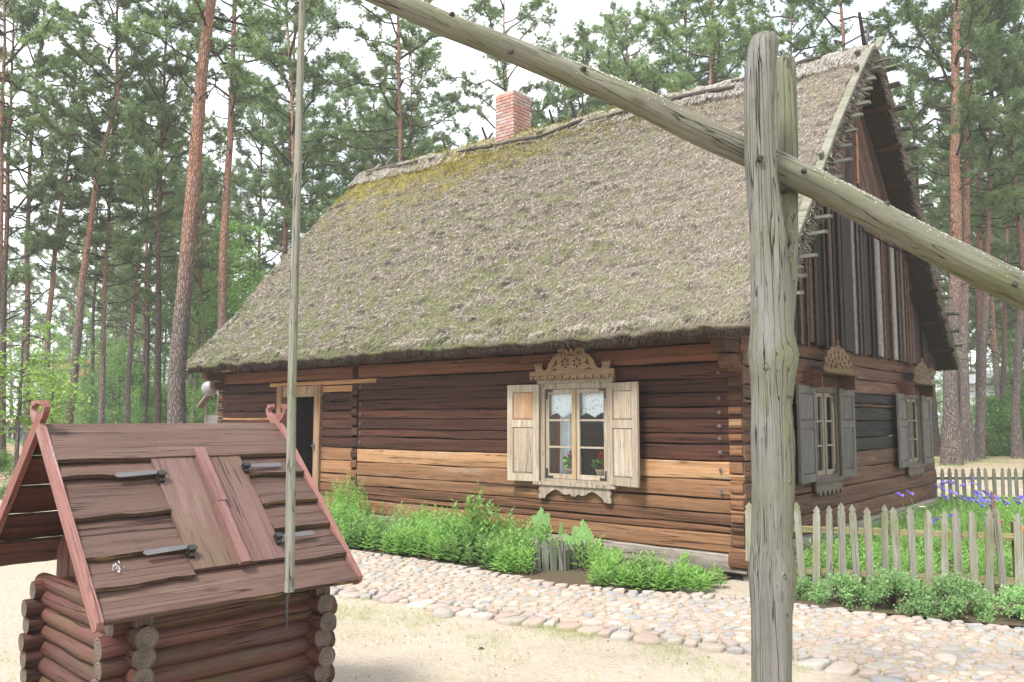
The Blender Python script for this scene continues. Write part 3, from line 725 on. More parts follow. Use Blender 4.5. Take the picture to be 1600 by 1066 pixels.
# protruding sill end at the near corner, foundation stones
wall_log(-.10, .12, .12, .27, 'log_brown', .17, .3, name='sill_end', wav=.003)
wall_log(-.06, .16, .06, .12, 'sill', .14, .3, name='sill_block', wav=.003)
for k in range(22):
    u = -.05+k*.46; s = MB(); q = rd.uniform(.14, .22)
    s.lathe([(0, .06), (.07, .055), (.11, .03), (.12, -.03)], 9); put('foundation_stone', s.mesh('stone', M['cobble']), house, Hl(u, .05, 0), (0, 0, rd.uniform(0, 3)), (1.3, .9, 1))
for k in range(17):
    s = MB(); s.lathe([(0, .06), (.07, .055), (.11, .03), (.12, -.03)], 9); put('foundation_stone', s.mesh('stone', M['cobble']), house, Hl(.03, .2+k*.46, 0), (0, 0, rd.uniform(0, 3)), (.9, 1.3, 1))
# bolts
def bolt(x, y, z, rx=0, rz=0):
    b = MB(); b.box(-.017, .017, -.006, 0, -.017, .017, M=Matrix.Rotation(R(45), 4, 'Y')); b.box(-.008, .008, -.014, -.006, -.008, .008)
    put('bolt_plate', b.mesh('bolt', M['steel']), house, (x, y, z), (0, 0, rz))
for u in (.25, 5.98, LEN-.22):
    for z in (1.26, 1.40, 1.53, 1.67, 1.82, 2.08) + ((1.08, .87) if u < 3 else ()):
        bolt(-u, -.03, z+.01*nz(z*30, u))
# ---- door
d = MB(); d.box(-.075, .075, -.045, .14, 0, 1.93); put('door_post', d.mesh('post', M['door_frame']), house, Hl(7.01, 0, .2), (0, 0, 0))
put('door_post', d.mesh('post', M['door_frame']), house, Hl(8.02, 0, .2))
d = MB(); d.box(-.6, .6, -.03, .14, 0, .17); put('door_lintel', d.mesh('lintel', M['door_frame']), house, Hl(7.515, 0, 1.955))
d = MB(); d.box(-.45, .45, -.06, .2, 0, .12); put('door_threshold', d.mesh('threshold', M['door_frame']), house, Hl(7.515, 0, .2))
d = MB(); d.box(-.012, .012, -.07, -.045, -.06, .04); d.box(-.035, .01, -.085, -.07, .0, .018); put('door_latch', d.mesh('latch', M['steel']), house, Hl(7.05, 0, 1.18))
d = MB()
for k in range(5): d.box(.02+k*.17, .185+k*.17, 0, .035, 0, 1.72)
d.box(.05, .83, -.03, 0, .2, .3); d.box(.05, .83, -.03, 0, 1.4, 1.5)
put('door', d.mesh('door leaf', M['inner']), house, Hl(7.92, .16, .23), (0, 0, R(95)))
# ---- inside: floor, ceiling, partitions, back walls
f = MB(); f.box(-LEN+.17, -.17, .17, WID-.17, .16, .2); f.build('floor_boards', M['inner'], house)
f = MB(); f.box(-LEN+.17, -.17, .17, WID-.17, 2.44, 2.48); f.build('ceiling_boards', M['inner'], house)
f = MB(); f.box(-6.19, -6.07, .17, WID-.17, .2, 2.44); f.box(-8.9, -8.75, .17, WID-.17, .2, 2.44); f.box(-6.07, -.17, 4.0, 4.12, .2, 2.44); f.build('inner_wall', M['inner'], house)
z = .05
while z < 2.3:
    h = .21
    wall_log(.1, LEN-.1, z, z+h, 'log_brown', 0, face='back', wav=.008); wall_log(.17, WID-.17, z, z+h, 'log_brown', 0, face='far', wav=.008); z += h
# ---- gable logs
GW = [(2.55, .52), (6.38, .52)]                      # window centres, half clear width
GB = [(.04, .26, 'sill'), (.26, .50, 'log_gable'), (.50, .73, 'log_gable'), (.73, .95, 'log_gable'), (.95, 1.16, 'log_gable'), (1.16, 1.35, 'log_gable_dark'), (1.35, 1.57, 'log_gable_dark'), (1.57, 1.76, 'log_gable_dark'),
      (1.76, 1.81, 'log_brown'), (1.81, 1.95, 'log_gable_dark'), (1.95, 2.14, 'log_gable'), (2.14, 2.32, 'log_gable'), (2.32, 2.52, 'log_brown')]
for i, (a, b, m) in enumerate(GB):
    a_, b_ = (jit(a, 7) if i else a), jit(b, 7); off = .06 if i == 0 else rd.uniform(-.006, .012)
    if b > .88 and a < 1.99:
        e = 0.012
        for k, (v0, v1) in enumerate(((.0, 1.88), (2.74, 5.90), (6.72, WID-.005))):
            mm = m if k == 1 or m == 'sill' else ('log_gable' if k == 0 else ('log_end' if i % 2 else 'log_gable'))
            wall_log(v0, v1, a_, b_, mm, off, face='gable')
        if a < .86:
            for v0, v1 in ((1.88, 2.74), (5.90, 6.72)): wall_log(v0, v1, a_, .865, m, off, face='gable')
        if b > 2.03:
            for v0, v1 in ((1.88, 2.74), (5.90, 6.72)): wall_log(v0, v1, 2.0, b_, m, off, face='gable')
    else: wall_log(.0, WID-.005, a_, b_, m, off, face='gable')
# stub at the far corner (stepped bracket ends)
for z0, z1, o in ((2.16, 2.30, .34), (2.36, 2.52, .48)):
    b = MB(); b.prism([(-.1, z0), (o*.8, z0), (o, z0+.06), (o, z1), (-.1, z1)], -.08, .08, M=Matrix.Rotation(math.pi/2, 4, 'Z'))
    put('corner_bracket', b.mesh('bracket', M['sill']), house, Hl(.09, WID, 0))
for z0, z1, o in ((2.12, 2.26, .2), (2.28, 2.40, .36), (2.41, 2.53, .5)):
    for u in (.09, LEN-.09):
        b = MB(); b.prism([(-o, z0+.05), (-o*.85, z0), (.1, z0), (.1, z1), (-o, z1)], -.075, .075, M=Matrix.Rotation(math.pi/2, 4, 'Z'))
        put('corner_bracket', b.mesh('bracket', M['under']), house, Hl(u, 0, 0))
for u in (1.2, 3.4, 4.35, 6.13, 8.2, 8.9):
    b = MB(); b.prism([(-.40, 2.44), (-.34, 2.395), (.1, 2.395), (.1, 2.52), (-.40, 2.52)], -.07, .07, M=Matrix.Rotation(math.pi/2, 4, 'Z'))
    put('beam_end', b.mesh('beam end', M['under']), house, Hl(u, 0, 0))
# outer wall plate carrying the rafters, ceiling over the eave
wall_log(-.3, 5.0, 2.50, 2.615, 'under', .28, .12, name='wall_plate'); wall_log(5.0, LEN+.3, 2.50, 2.60, 'under', .28, .12, name='wall_plate')
wall_log(4.2, 8.6, 2.475, 2.50, 'log_tan', .40, .03, name='eave_batten', wav=.004); wall_log(8.75, 9.6, 2.41, 2.46, 'log_light', .20, .03, name='eave_batten', wav=.004)
wall_log(.1, LEN-.1, 2.41, 2.60, 'under', -.02, .1, name='wall_plate')

# ---- thatched roof
def ridge_z(u): return 6.72+.030*u + .035*nz(u*1.1, 3)
PROF = [(-.55, 2.60), (-.35, 2.74), (.1, 3.05), (.7, 3.64), (1.3, 4.32), (1.9, 5.0), (3.0, 6.14), (3.55, 6.66), (3.82, 6.72)]
RV = 3.82
def prof(t):
    """t 0..1 eave to ridge -> v, z(reference ridge 6.72)"""
    f = t*(len(PROF)-1); i = min(int(f), len(PROF)-2); f -= i
    return PROF[i][0]+(PROF[i+1][0]-PROF[i][0])*f, PROF[i][1]+(PROF[i+1][1]-PROF[i][1])*f
# arc-length table
tab = [prof(k/400) for k in range(401)]; al = [0]
for a, b in zip(tab[:-1], tab[1:]): al.append(al[-1]+math.hypot(a[0]-b[0], a[1]-b[1]))
SL = al[-1]; al = np.array(al); tabn = np.array(tab)
def roof_pt(u, s, side=1):
    """s metres up the slope"""
    v = np.interp(s, al, tabn[:, 0]); z = np.interp(s, al, tabn[:, 1])
    w = s/SL; z = z+(ridge_z(u)-6.72)*w*w+.04*nz(u*.5, s*.5, 8)
    if side < 0: v = 2*RV-v
    return v, z
U0, U1 = -.42, 10.35
def u_of(a, s):
    """a 0..1 along the roof at slope position s"""
    e = max(0, 1-s/1.2); left = U1-.30*e*e-.05*max(0, 1-abs(s/SL-.4)*2)*-4; 
    return U0+.06*e*e+(left-U0-.06*e*e)*a
def thatch_side(side):
    nu, ns = (300, 190) if side > 0 else (90, 60)
    V = np.zeros((ns+1+7, nu+1, 3)); 
    for j in range(ns+1):
        s = SL*j/ns
        for i in range(nu+1):
            u = u_of(i/nu, s); v, z = roof_pt(u, s, side)
            h = .030*nz(u*1.6, s*1.6, 1)+.028*nz(u*5, s*6.5, 2)+.02*nz(u*14, s*14, 3)
            t = nz(u*4.2+9, s*8.5, 7); h += .10*max(0, t-.18)                    # tufts
            st = (s+.06*nz(u*1.2, s*.3))*2.6; h += .012*(1-(st % 1))
            e = min(min(i, nu-i)/4, 1); h *= .4+.6*e
            if s < .5: h += .02*nz(u*2.3, 0, 5)-.05*(1-s/.5)**2 + .035*nz(u*1.1, 5.)*(1-s/.5)
            V[j+7, i] = (-u, v-side*h*.7, z+h*.72)
    # rolled eave and underside
    for i in range(nu+1):
        p = V[7, i].copy()
        g = .035*nz(p[0]*1.4, 2)
        for k, (dv, dz) in enumerate(((1.9, 1.1), (.62, .33), (.20, -.02), (.08, -.085), (.01, -.11), (-.035, -.075), (-.03, -.04))):
            V[k, i] = (p[0], p[1]+side*dv, p[2]+dz+g+ (.012*nz(p[0]*9, k) if k > 1 else 0))
    nn = ns+8; ii = np.arange(nn*(nu+1)).reshape(nn, nu+1)
    F = np.stack([ii[:-1, :-1], ii[1:, :-1], ii[1:, 1:], ii[:-1, 1:]], -1)
    if side > 0: F = F[..., ::-1]
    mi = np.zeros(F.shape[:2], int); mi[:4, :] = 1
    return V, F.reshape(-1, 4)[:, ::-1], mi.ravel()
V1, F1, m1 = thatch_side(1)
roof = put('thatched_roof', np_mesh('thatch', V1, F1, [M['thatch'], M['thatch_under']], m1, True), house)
V2, F2, m2 = thatch_side(-1)
put('thatched_roof', np_mesh('thatch', V2, F2, [M['thatch'], M['thatch_under']], m2, True), house)
# underside sheets and rake faces: thickness .26
def roof_under(side):
    mb = MB(); n = 30; th = .24; vs = []
    for k in range(n+1):
        s = .25+(SL-.25)*k/n; s2 = min(SL, s+.01)
        for u in (U0+.03, U1-.03):
            v, z = roof_pt(u, s, side)
            dv = np.interp(min(s+.1, SL), al, tabn[:, 0])-np.interp(max(s-.1, 0), al, tabn[:, 0]); dz = np.interp(min(s+.1, SL), al, tabn[:, 1])-np.interp(max(s-.1, 0), al, tabn[:, 1]); q = math.hypot(dv, dz)
            vs.append((-u, v, z-.02)); vs.append((-u, v+side*th*dz/q, z-th*dv/q - (.0)))
    fs = []
    for k in range(n):
        a, b = k*4, (k+1)*4
        fs += [(a, b, b+1, a+1), (a+2, a+3, b+3, b+2), (a+1, b+1, b+3, a+3)]
    return mb.add(vs, fs, 0).build('thatch_lining', M['thatch_under'], house)
roof_under(1); roof_under(-1)
# straw lying on the front slope
rng = np.random.default_rng(4)
def straws(n, smin, smax, u0, u1, ln, lift, side=1, down=1.):
    s = rng.uniform(smin, smax, n); a = rng.uniform(u0, u1, n); P = np.zeros((n, 3)); D = np.zeros((n, 3))
    v = np.interp(s, al, tabn[:, 0]); z = np.interp(s, al, tabn[:, 1]); dv = np.interp(np.minimum(s+.1, SL), al, tabn[:, 0])-np.interp(np.maximum(s-.1, 0), al, tabn[:, 0]); dz = np.interp(np.minimum(s+.1, SL), al, tabn[:, 1])-np.interp(np.maximum(s-.1, 0), al, tabn[:, 1])
    # sample the built surface
    j = np.clip(np.round(s/SL*190).astype(int)+7, 0, V1.shape[0]-1); i = np.clip(np.round(a*300).astype(int), 0, 300)
    P = V1[j, i]+rng.normal(size=(n, 3))*np.array([.015, .008, .008])
    q = np.hypot(dv, dz); dn = np.stack([rng.normal(size=n)*.38, -dv/q*down, -dz/q*down], 1); nrm = np.stack([np.zeros(n), -dz/q, dv/q], 1)
    D = unit(dn+nrm*rng.uniform(.0, lift, n)[:, None]+rng.normal(size=(n, 3))*.22)
    L_ = rng.uniform(.5, 1.4, n)*ln; P = P-D*L_[:, None]*.35+nrm*.004
    return leaves(P, D, nrm+rng.normal(size=(n, 3))*.5, L_, np.full(n, .0075), fold=.1)
def joinVF(parts):
    V = []; F = []; b = 0
    for v, f in parts: V.append(v); F.append(f+b); b += len(v)
    return np.concatenate(V), np.concatenate(F)
Vs, Fs_ = joinVF([straws(150000, 0, SL, 0, 1, .058, .45), straws(16000, 0, .12, 0, 1, .085, .05, down=1.3), straws(9000, 0, SL, 0, .012, .12, .6), straws(5000, 0, SL, .988, 1, .10, .6)])
tag(put('loose_straw', np_mesh('straw', Vs, Fs_, M['straw']), house), kind='stuff')
# hanging fringe below the eave
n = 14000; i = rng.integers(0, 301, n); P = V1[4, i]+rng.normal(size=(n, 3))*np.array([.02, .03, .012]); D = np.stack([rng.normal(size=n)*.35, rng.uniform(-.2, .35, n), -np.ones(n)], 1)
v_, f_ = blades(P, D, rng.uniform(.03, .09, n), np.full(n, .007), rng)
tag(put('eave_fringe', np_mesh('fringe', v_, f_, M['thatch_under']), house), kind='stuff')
n = 9000; t = rng.uniform(0, 1, n); sN = .2+t*(SL-.2); sg = rng.choice([1, -1], n)
v = np.interp(sN, al, tabn[:, 0]); z = np.interp(sN, al, tabn[:, 1]); v = np.where(sg > 0, v, 2*RV-v)
P = np.stack([np.full(n, -U0-.02)+rng.uniform(-.06, .03, n), v+sg*rng.uniform(0, .2, n), z-rng.uniform(.0, .2, n)], 1)
D = np.stack([rng.uniform(.2, 1, n), rng.normal(size=n)*.5-sg*.2, -rng.uniform(.2, 1, n)], 1)
v_, f_ = blades(P, D, rng.uniform(.04, .11, n), np.full(n, .008), rng)
tag(put('rake_fringe', np_mesh('fringe', v_, f_, M['straw']), house), kind='stuff')
# bleached straw cap on the ridge + moss clumps
mb = MB(); nr = 160; vs = []
for i in range(nr+1):
    u = U0+.05+(U1-U0-.1)*i/nr; zr = ridge_z(u)
    for k in range(9):
        a = -1+2*k/8; w = .62+.12*nz(u*2.5, 3)+.1*nz(u*9, 8)*abs(a)
        s_ = SL-abs(a)*w; v, z = roof_pt(u, s_, 1 if a < 0 else -1)
        h = .07*(1-a*a)+.05*nz(u*4, a*3, 1)*(1-a*a*.3)+.045+.03*nz(u*11, a*6, 2)+(.03*max(0, nz(u*1.7, a, 6)))
        vs.append((-u, v, z+h*(1 if abs(a) < 1 else -.4)))
mb.add(vs, [(i*9+k, i*9+k+1, (i+1)*9+k+1, (i+1)*9+k) for i in range(nr) for k in range(8)], 0, None, True); mb.build('ridge_cap', M['thatch'], house)
n = 17000; u = rng.uniform(U0, U1, n); w = rng.uniform(0, .65, n); P = np.zeros((n, 3)); 
for k in range(n):
    v, z = roof_pt(u[k], SL-w[k]); P[k] = (-u[k], v-.03, z+.05+.05*nz(u[k]*4, w[k]*3)+.07*(1-w[k]/.65))
kk = (u < 3.6) | (u > 7.6) | (rng.random(n) < .25); P = P[kk]; n = len(P)
D = np.stack([rng.normal(size=n)*.4, -np.ones(n), -rng.uniform(.5, 1.2, n)], 1)
v_, f_ = leaves(P, D, np.tile([0, -.7, .7], (n, 1))+rng.normal(size=(n, 3))*.4, rng.uniform(.06, .16, n), np.full(n, .009))
tag(put('ridge_straw', np_mesh('ridge straw', v_, f_, M['ridge_straw']), house), kind='stuff')
mv = []
rdm = random.Random(3)
for k in range(260):
    u = rdm.gauss(6.0, 1.6); w = abs(rdm.gauss(.35, .75)); 
    if k > 190: u = rdm.uniform(1, 9.8); w = rdm.uniform(.3, 1.2)
    if not (0 < u < 10): continue
    s_ = SL-min(w, 3.5); v, z = roof_pt(u, s_); c = Vector((-u, v-.02, z+.03+.04*(w < .6)))
    for q in range(rdm.randint(18, 40)):
        mv.append(tuple(c+Vector((rdm.gauss(0, .10), rdm.gauss(0, .05), rdm.gauss(0, .05)))))
P = np.array(mv); n = len(P); v_, f_ = leaves(P, rng.normal(size=(n, 3))+np.array([0, -.8, .5]), rng.normal(size=(n, 3)), rng.uniform(.02, .045, n), np.full(n, .02))
tag(put('moss', np_mesh('moss', v_, f_, M['moss']), house), kind='stuff')
# weathered sticks that hold the ridge down
for (u0, u1, w0, w1) in ((.25, 1.6, .30, .34), (1.5, 2.9, .55, .45), (2.7, 4.1, .42, .55), (4.3, 5.3, .45, .62), (5.2, 6.3, .62, .55), (6.3, 7.3, .60, .45), (8.4, 9.3, .45, .4), (9.2, 10.1, .3, .35)):
    pts = []
    for k in range(7):
        u = u0+(u1-u0)*k/6; v, z = roof_pt(u, SL-(w0+(w1-w0)*k/6)); pts.append((-u, v-.05+.02*nz(u*3), z+.085+.02*nz(u*4, 2)))
    MB().tube(pts, [.03, .035, .032, .034, .03, .028, .02], 7, rough=.3).build('ridge_stick', M['stick'], house)
for u, l1 in ((-.25, .42), (3.1, .22), (4.75, .3), (5.25, .26), (6.9, .25), (8.0, .22), (9.9, .35)):
    for sg in (1, -1):
        v, z = roof_pt(u, SL-.55, sg); zr = ridge_z(u)+.1
        MB().tube([(-u+.04*sg, v-sg*.08, z+.1), (-u, RV, zr+.02), (-u-.03*sg, RV+sg*l1*.75, zr+l1)], [.026, .03, .022], 6, rough=.3).build('ridge_stick', M['stick'], house)
# battens sticking out of both rakes and barge boards
for side in (1, -1):
    N_ = 17
    for k in range(N_):
        s = .28+(SL-.5)*k/(N_-1)+rd.uniform(-.03, .03); v, z = roof_pt(U0, s, side); L_ = rd.uniform(.30, .42); b = MB()
        dv = np.interp(min(s+.1, SL), al, tabn[:, 0])-np.interp(max(s-.1, 0), al, tabn[:, 0]); dz = np.interp(min(s+.1, SL), al, tabn[:, 1])-np.interp(max(s-.1, 0), al, tabn[:, 1]); q = math.hypot(dv, dz)
        b.box(-.10, L_-.20, -.05, .05, -.017, .017)
        put('batten_end', b.mesh('batten', M['batten']), house, (-U0, v+side*.13*dz/q, z-.13*dv/q), (R(45)*side*.25+rd.uniform(-.1, .1), rd.uniform(-.04, .04), 0))
def slope_board(u, s0, s1, side, w, t, mat, name, lift=.03, over=0.):
    mb = MB(); n = 14; vs = []
    for k in range(n+1):
        s = s0+(s1-s0)*k/n; e = min(s, SL); v, z = roof_pt(u, e, 1)
        dv = np.interp(min(e+.15, SL-.3), al, tabn[:, 0])-np.interp(min(max(e-.15, 0), SL-.6), al, tabn[:, 0]); dz = np.interp(min(e+.15, SL-.3), al, tabn[:, 1])-np.interp(min(max(e-.15, 0), SL-.6), al, tabn[:, 1]); q = math.hypot(dv, dz)
        v += (s-e)*dv/q; z += (s-e)*dz/q
        for du in (-w/2, w/2):
            for hh in (lift, lift+t):
                vv = v-hh*dz/q; zz = z+hh*dv/q
                if side < 0: vv = 2*RV-vv
                vs.append((-(u+du), vv, zz))
    fs = []
    for k in range(n):
        a, b = k*4, k*4+4; fs += [(a, a+1, b+1, b), (a+2, b+2, b+3, a+3), (a+1, a+3, b+3, b+1), (a, b, b+2, a+2)]
    fs += [(0, 2, 3, 1), (n*4, n*4+1, n*4+3, n*4+2)]
    if side < 0: fs = [f[::-1] for f in fs]
    mb.add(vs, fs); return mb.build(name, M[mat], house)
slope_board(U0+.02, 1.15, SL+.42, 1, .10, .035, 'barge_grey', 'barge_board', .05)
slope_board(U0+.05, .5, SL+.15, -1, .08, .035, 'barge_grey', 'barge_board', .02)
slope_board(U1-.03, 5.3, SL+.35, 1, .10, .03, 'barge_grey', 'barge_board', .05)
slope_board(U1-.10, 3.4, SL+.30, -1, .10, .03, 'barge_grey', 'barge_board', .04)
for s in (2.9, 5.05):
    v, z = roof_pt(U0, s); b = MB(); b.box(-.02, .02, -.05, .03, -.09, .05); put('peg', b.mesh('peg', M['batten']), house, (-U0-.02, v-.1, z+.05), (R(40), 0, 0))
# rafters seen below the overhang of the far slope
for k in range(8):
    s = .6+k*.66; v, z = roof_pt(U0, s, -1); b = MB(); b.box(-.42, .02, -.03, .03, -.02, .02); put('roof_lath', b.mesh('lath', M['under']), house, (-U0-.0, v-.2, z-.17), (R(-45), 0, 0))
# ---- gable boards
def gable_poly(poly, t, mat, off, name='gable_board'):
    b = MB(); b.prism(poly, -t, 0, M=Matrix.Rotation(math.pi/2, 4, 'Z')); c = [sum(p[i] for p in poly)/len(poly) for i in (0, 1)]
    return put(name, b.mesh('board', mat), house, (off, 0, 0))
roofhp = []                                            # keep below the roof underside
for (va, za), (vb, zb) in (((-.05, 2.62), (3.8, 6.42)), ((3.8, 6.42), (7.86, 2.52))):
    nx, nzv = -(zb-za), (vb-va); q = math.hypot(nx, nzv); roofhp.append(((nx/q, nzv/q), (nx*va+nzv*za)/q))
def boardset(poly0, mat_fn, off, t):
    for k, (poly, m) in enumerate(poly0):
        for nrm, c in roofhp: poly = clip(poly, nrm, c)
        if len(poly) >= 3: gable_poly(poly, t, M[m], off+rd.uniform(0, .008))
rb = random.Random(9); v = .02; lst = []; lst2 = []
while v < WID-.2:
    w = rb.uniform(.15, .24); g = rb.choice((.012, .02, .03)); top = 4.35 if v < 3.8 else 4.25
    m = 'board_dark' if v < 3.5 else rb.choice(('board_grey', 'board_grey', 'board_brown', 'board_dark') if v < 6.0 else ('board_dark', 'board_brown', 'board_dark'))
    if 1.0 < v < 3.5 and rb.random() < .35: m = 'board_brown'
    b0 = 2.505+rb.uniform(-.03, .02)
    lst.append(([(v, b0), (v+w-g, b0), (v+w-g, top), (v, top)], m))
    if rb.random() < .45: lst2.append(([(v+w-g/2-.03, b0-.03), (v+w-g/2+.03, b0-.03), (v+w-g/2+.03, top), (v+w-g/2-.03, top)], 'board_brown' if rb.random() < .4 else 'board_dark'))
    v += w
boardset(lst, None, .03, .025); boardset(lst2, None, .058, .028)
lst = []
for k in range(14):                                    # upper left: steep dark boards
    v = 1.2+k*.2; lst.append(([(v, 4.36), (v+.19, 4.36), (v+.19+.5, 7), (v+.5, 7)], rb.choice(('board_dark', 'board_dark', 'board_brown'))))
lst = [(clip(p, (1, 0), 3.78), m) for p, m in lst]; lst = [(p, m) for p, m in lst if len(p) > 2]; boardset(lst, None, .05, .022)
lst = []
for k in range(-2, 22):                                # upper right: boards parallel to the rake
    c = 6.2+k*.19; a = (1/math.sqrt(2),)*2; p = [(3.82, 4.27), (7.8, 4.27), (7.8, 8), (3.82, 8)]
    nn_ = (.76, .65); p = clip(p, (-nn_[0], -nn_[1]), -c); p = clip(p, nn_, c+.18)
    if len(p) > 2: lst.append((p, rb.choice(('board_brown', 'board_brown', 'board_dark'))))
boardset(lst, None, .05, .022)
boardset([([(3.76, 4.9), (3.84, 4.9), (3.86, 5.6), (3.78, 5.65)], 'lintel')], None, .066, .02)
bk = [(.02, 2.5), (7.80, 2.5), (3.84, 6.42)]; gable_poly(bk, .02, M['inner'], -.03, 'gable_lining')
b = MB(); b.prism([(.02, 2.5), (7.66, 2.5), (3.84, 6.45)], -.05, 0, M=Matrix.Rotation(math.pi/2, 4, 'Z')); put('far_gable', b.mesh('gable', M['board_dark']), house, (-LEN, 0, 0))
# ---- chimney, brick by brick
chim = MB().box(-.205, .205, -.235, .235, -.8, .86).build('chimney', M['mortar'], house, Hl(6.12, 3.68, 6.85))
bm_ = MB().box(-.098, .098, -.05, .05, -.026, .026).mesh('brick', M['brick']); bh = MB().box(-.048, .048, -.05, .05, -.026, .026).mesh('brick', M['brick'])
rc = random.Random(2)
for c in range(15):
    z = -.08+c*.064; st = c % 2
    for (L_, ax) in ((.44, 'x'), (.50, 'y')):
        for sg in (-1, 1):
            pos = -L_/2
            seq = ['b', 'b', 'h'] if st else ['h', 'b', 'b']
            for q in seq:
                l_ = (.196 if q == 'b' else .096)*(L_/.50 if ax == 'x' else 1.0); ctr = pos+l_/2+.002; pos += l_+.006*(L_/.5)
                if ax == 'x': loc = (ctr, sg*(.205+rc.uniform(0, .006)), z); rz = 0
                else: loc = (sg*(.175+rc.uniform(0, .006)), ctr, z); rz = math.pi/2
                put('brick', bm_ if q == 'b' else bh, chim, loc, (0, rc.uniform(-.012, .012), rz), ((L_/.50 if ax == 'x' else 1), 1, 1))
c = MB(); c.box(-.27, .27, -.31, .31, -.20, -.14); c.build('flashing', M['stick'], chim)
c = MB(); c.box(-.21, .21, -.24, .24, .855, .885); c.build('chimney_cap', M['mortar'], chim)

# ---- windows
def flat(name, loops, t, mat):
    """2-D outline with holes (first loop outside) extruded, lying in XZ, front at y=-t"""
    cu = bpy.data.curves.new('tmp', 'CURVE'); cu.dimensions = '2D'; cu.fill_mode = 'BOTH'; cu.extrude = t/2
    for lp in loops:
        s = cu.splines.new('POLY'); s.points.add(len(lp)-1)
        for i, p in enumerate(lp): s.points[i].co = (p[0], p[1], 0, 1)
        s.use_cyclic_u = True
    o = bpy.data.objects.new('tmp', cu); C.objects.link(o); dg = bpy.context.evaluated_depsgraph_get()
    me = bpy.data.meshes.new_from_object(o.evaluated_get(dg)); bpy.data.objects.remove(o); bpy.data.curves.remove(cu)
    me.transform(Matrix(((1, 0, 0, 0), (0, 0, -1, -t/2), (0, 1, 0, 0), (0, 0, 0, 1)))); me.materials.clear(); me.materials.append(mat)
    me.name = name; return me
def circ(cx_, cz_, r, n=12, a0=0): return [(cx_+r*math.cos(a0+2*math.pi*k/n), cz_+r*math.sin(a0+2*math.pi*k/n)) for k in range(n)]
def mirror(h): return h+[(-x, z) for x, z in h[::-1] if x > 1e-6]
def crown_front():
    h = [(0, .375), (.018, .34), (.03, .28), (.045, .31), (.07, .345), (.12, .36), (.17, .345), (.205, .335), (.19, .305), (.20, .285), (.235, .265), (.265, .262), (.285, .225), (.31, .205), (.335, .165), (.35, .12), (.385, .098), (.425, .10), (.445, .135), (.43, .19), (.455, .175), (.478, .155), (.495, .205), (.512, .155), (.53, .175), (.552, .19), (.545, .13), (.53, .085), (.60, .082), (.60, 0)]
    out = mirror(h); loops = [out]
    for sx in (-1, 1):
        for k in range(6):
            a = 2*math.pi*k/6+.3; cx_, cz_ = sx*.085, .175
            loops.append([(cx_+.016*math.cos(a+.3), cz_+.016*math.sin(a+.3)), (cx_+.058*math.cos(a), cz_+.058*math.sin(a)), (cx_+.062*math.cos(a+.35), cz_+.062*math.sin(a+.35)), (cx_+.058*math.cos(a+.62), cz_+.058*math.sin(a+.62))])
        loops.append([(sx*.20, .17), (sx*.22, .20), (sx*.215, .23), (sx*.24, .20), (sx*.245, .16), (sx*.29, .13), (sx*.235, .14)])
        loops.append([(sx*.10+q, .30+w) for q, w in ((-.008, -.03), (.008, -.03), (.008, .02), (-.008, .02))]); loops.append([(sx*.14+q, .30+w) for q, w in ((-.007, -.03), (.007, -.03), (.007, .015), (-.007, .015))])
        loops.append([(sx*.25+q, .085+w) for q, w in ((-.06, 0), (0, .028), (.06, 0), (0, .012))])
    for k in range(11):
        x = -.52+k*.104; loops.append([(x-.012, .045), (x+.012, .045), (x+.012, .066), (x-.012, .066)])
    return loops
def crown_strip():
    out = [(-.61, .085), (.61, .085)]; lo = []
    n = 11
    for k in range(n):
        x = .61-1.22*(k)/n; w = 1.22/n; lo += [(x, .0), (x-w*.28, -.03), (x-w*.36, .0), (x-w*.5, .028), (x-w*.64, .0), (x-w*.72, -.03)]
    lo.append((-.61, 0)); return [out[:2][::1]+lo]
def apron_front(w=.53):
    h = [(0, -.075), (.03, -.085), (.05, -.11)]; half = [(0, -.115), (.03, -.108), (.06, -.085), (.11, -.10), (.16, -.092), (.21, -.06), (.26, -.045), (.31, -.06), (.36, -.09), (.40, -.115), (.43, -.16), (.46, -.15), (.47, -.17), (.50, -.155), (.515, -.17), (.52, -.12), (.50, -.09), (.52, -.045), (.50, -.03), (.52, 0)]
    half = [(x*w/.53, z) for x, z in half]; return [mirror(half)]
def apron_gable():
    o = [(-.47, 0), (.47, 0), (.47, -.08)]; n = 6
    for k in range(n):
        x = .45-.9*k/n; o += [(x-.02, -.15), (x-.05, -.155), (x-.075, -.10), (x-.11, -.10), (x-.13, -.14)]
    o += [(-.47, -.08)]; loops = [o[::-1]]; return loops
def crown_gable():
    h = [(0, .43), (.012, .40), (.028, .375), (.012, .355), (.02, .33), (.06, .325), (.09, .31), (.12, .318), (.15, .29), (.19, .29), (.21, .255), (.25, .245), (.265, .21), (.30, .195), (.31, .16), (.345, .14), (.35, .10), (.385, .085), (.40, .05), (.42, 0)]
    h = [(0, .40), (.014, .375), (.03, .36), (.014, .345), (.02, .325)]+[(.50*math.sin(a)*(1+.05*math.sin(a*18)), .32*math.cos(a)*(1+.05*math.sin(a*18))) for a in [R(q) for q in range(6, 88, 4)]]+[(.53, .03), (.53, 0)]; loops = [mirror(h)]; rl = random.Random(4)
    for k, (r, n) in enumerate(((.30, 9), (.20, 7), (.10, 4))):
        for q in range(n):
            a = math.pi*(q+.5)/n; x, z = r*math.cos(a)*1.4, .035+r*math.sin(a)*.68
            rr_ = .026; s_ = 1.25; loops.append([(x+rr_*.9*math.cos(b+a), z+rr_*s_*math.sin(b+a)*.9) for b in (0, .9, 1.6, 2.4, 3.3, 4.2, 5.2)])
    return loops
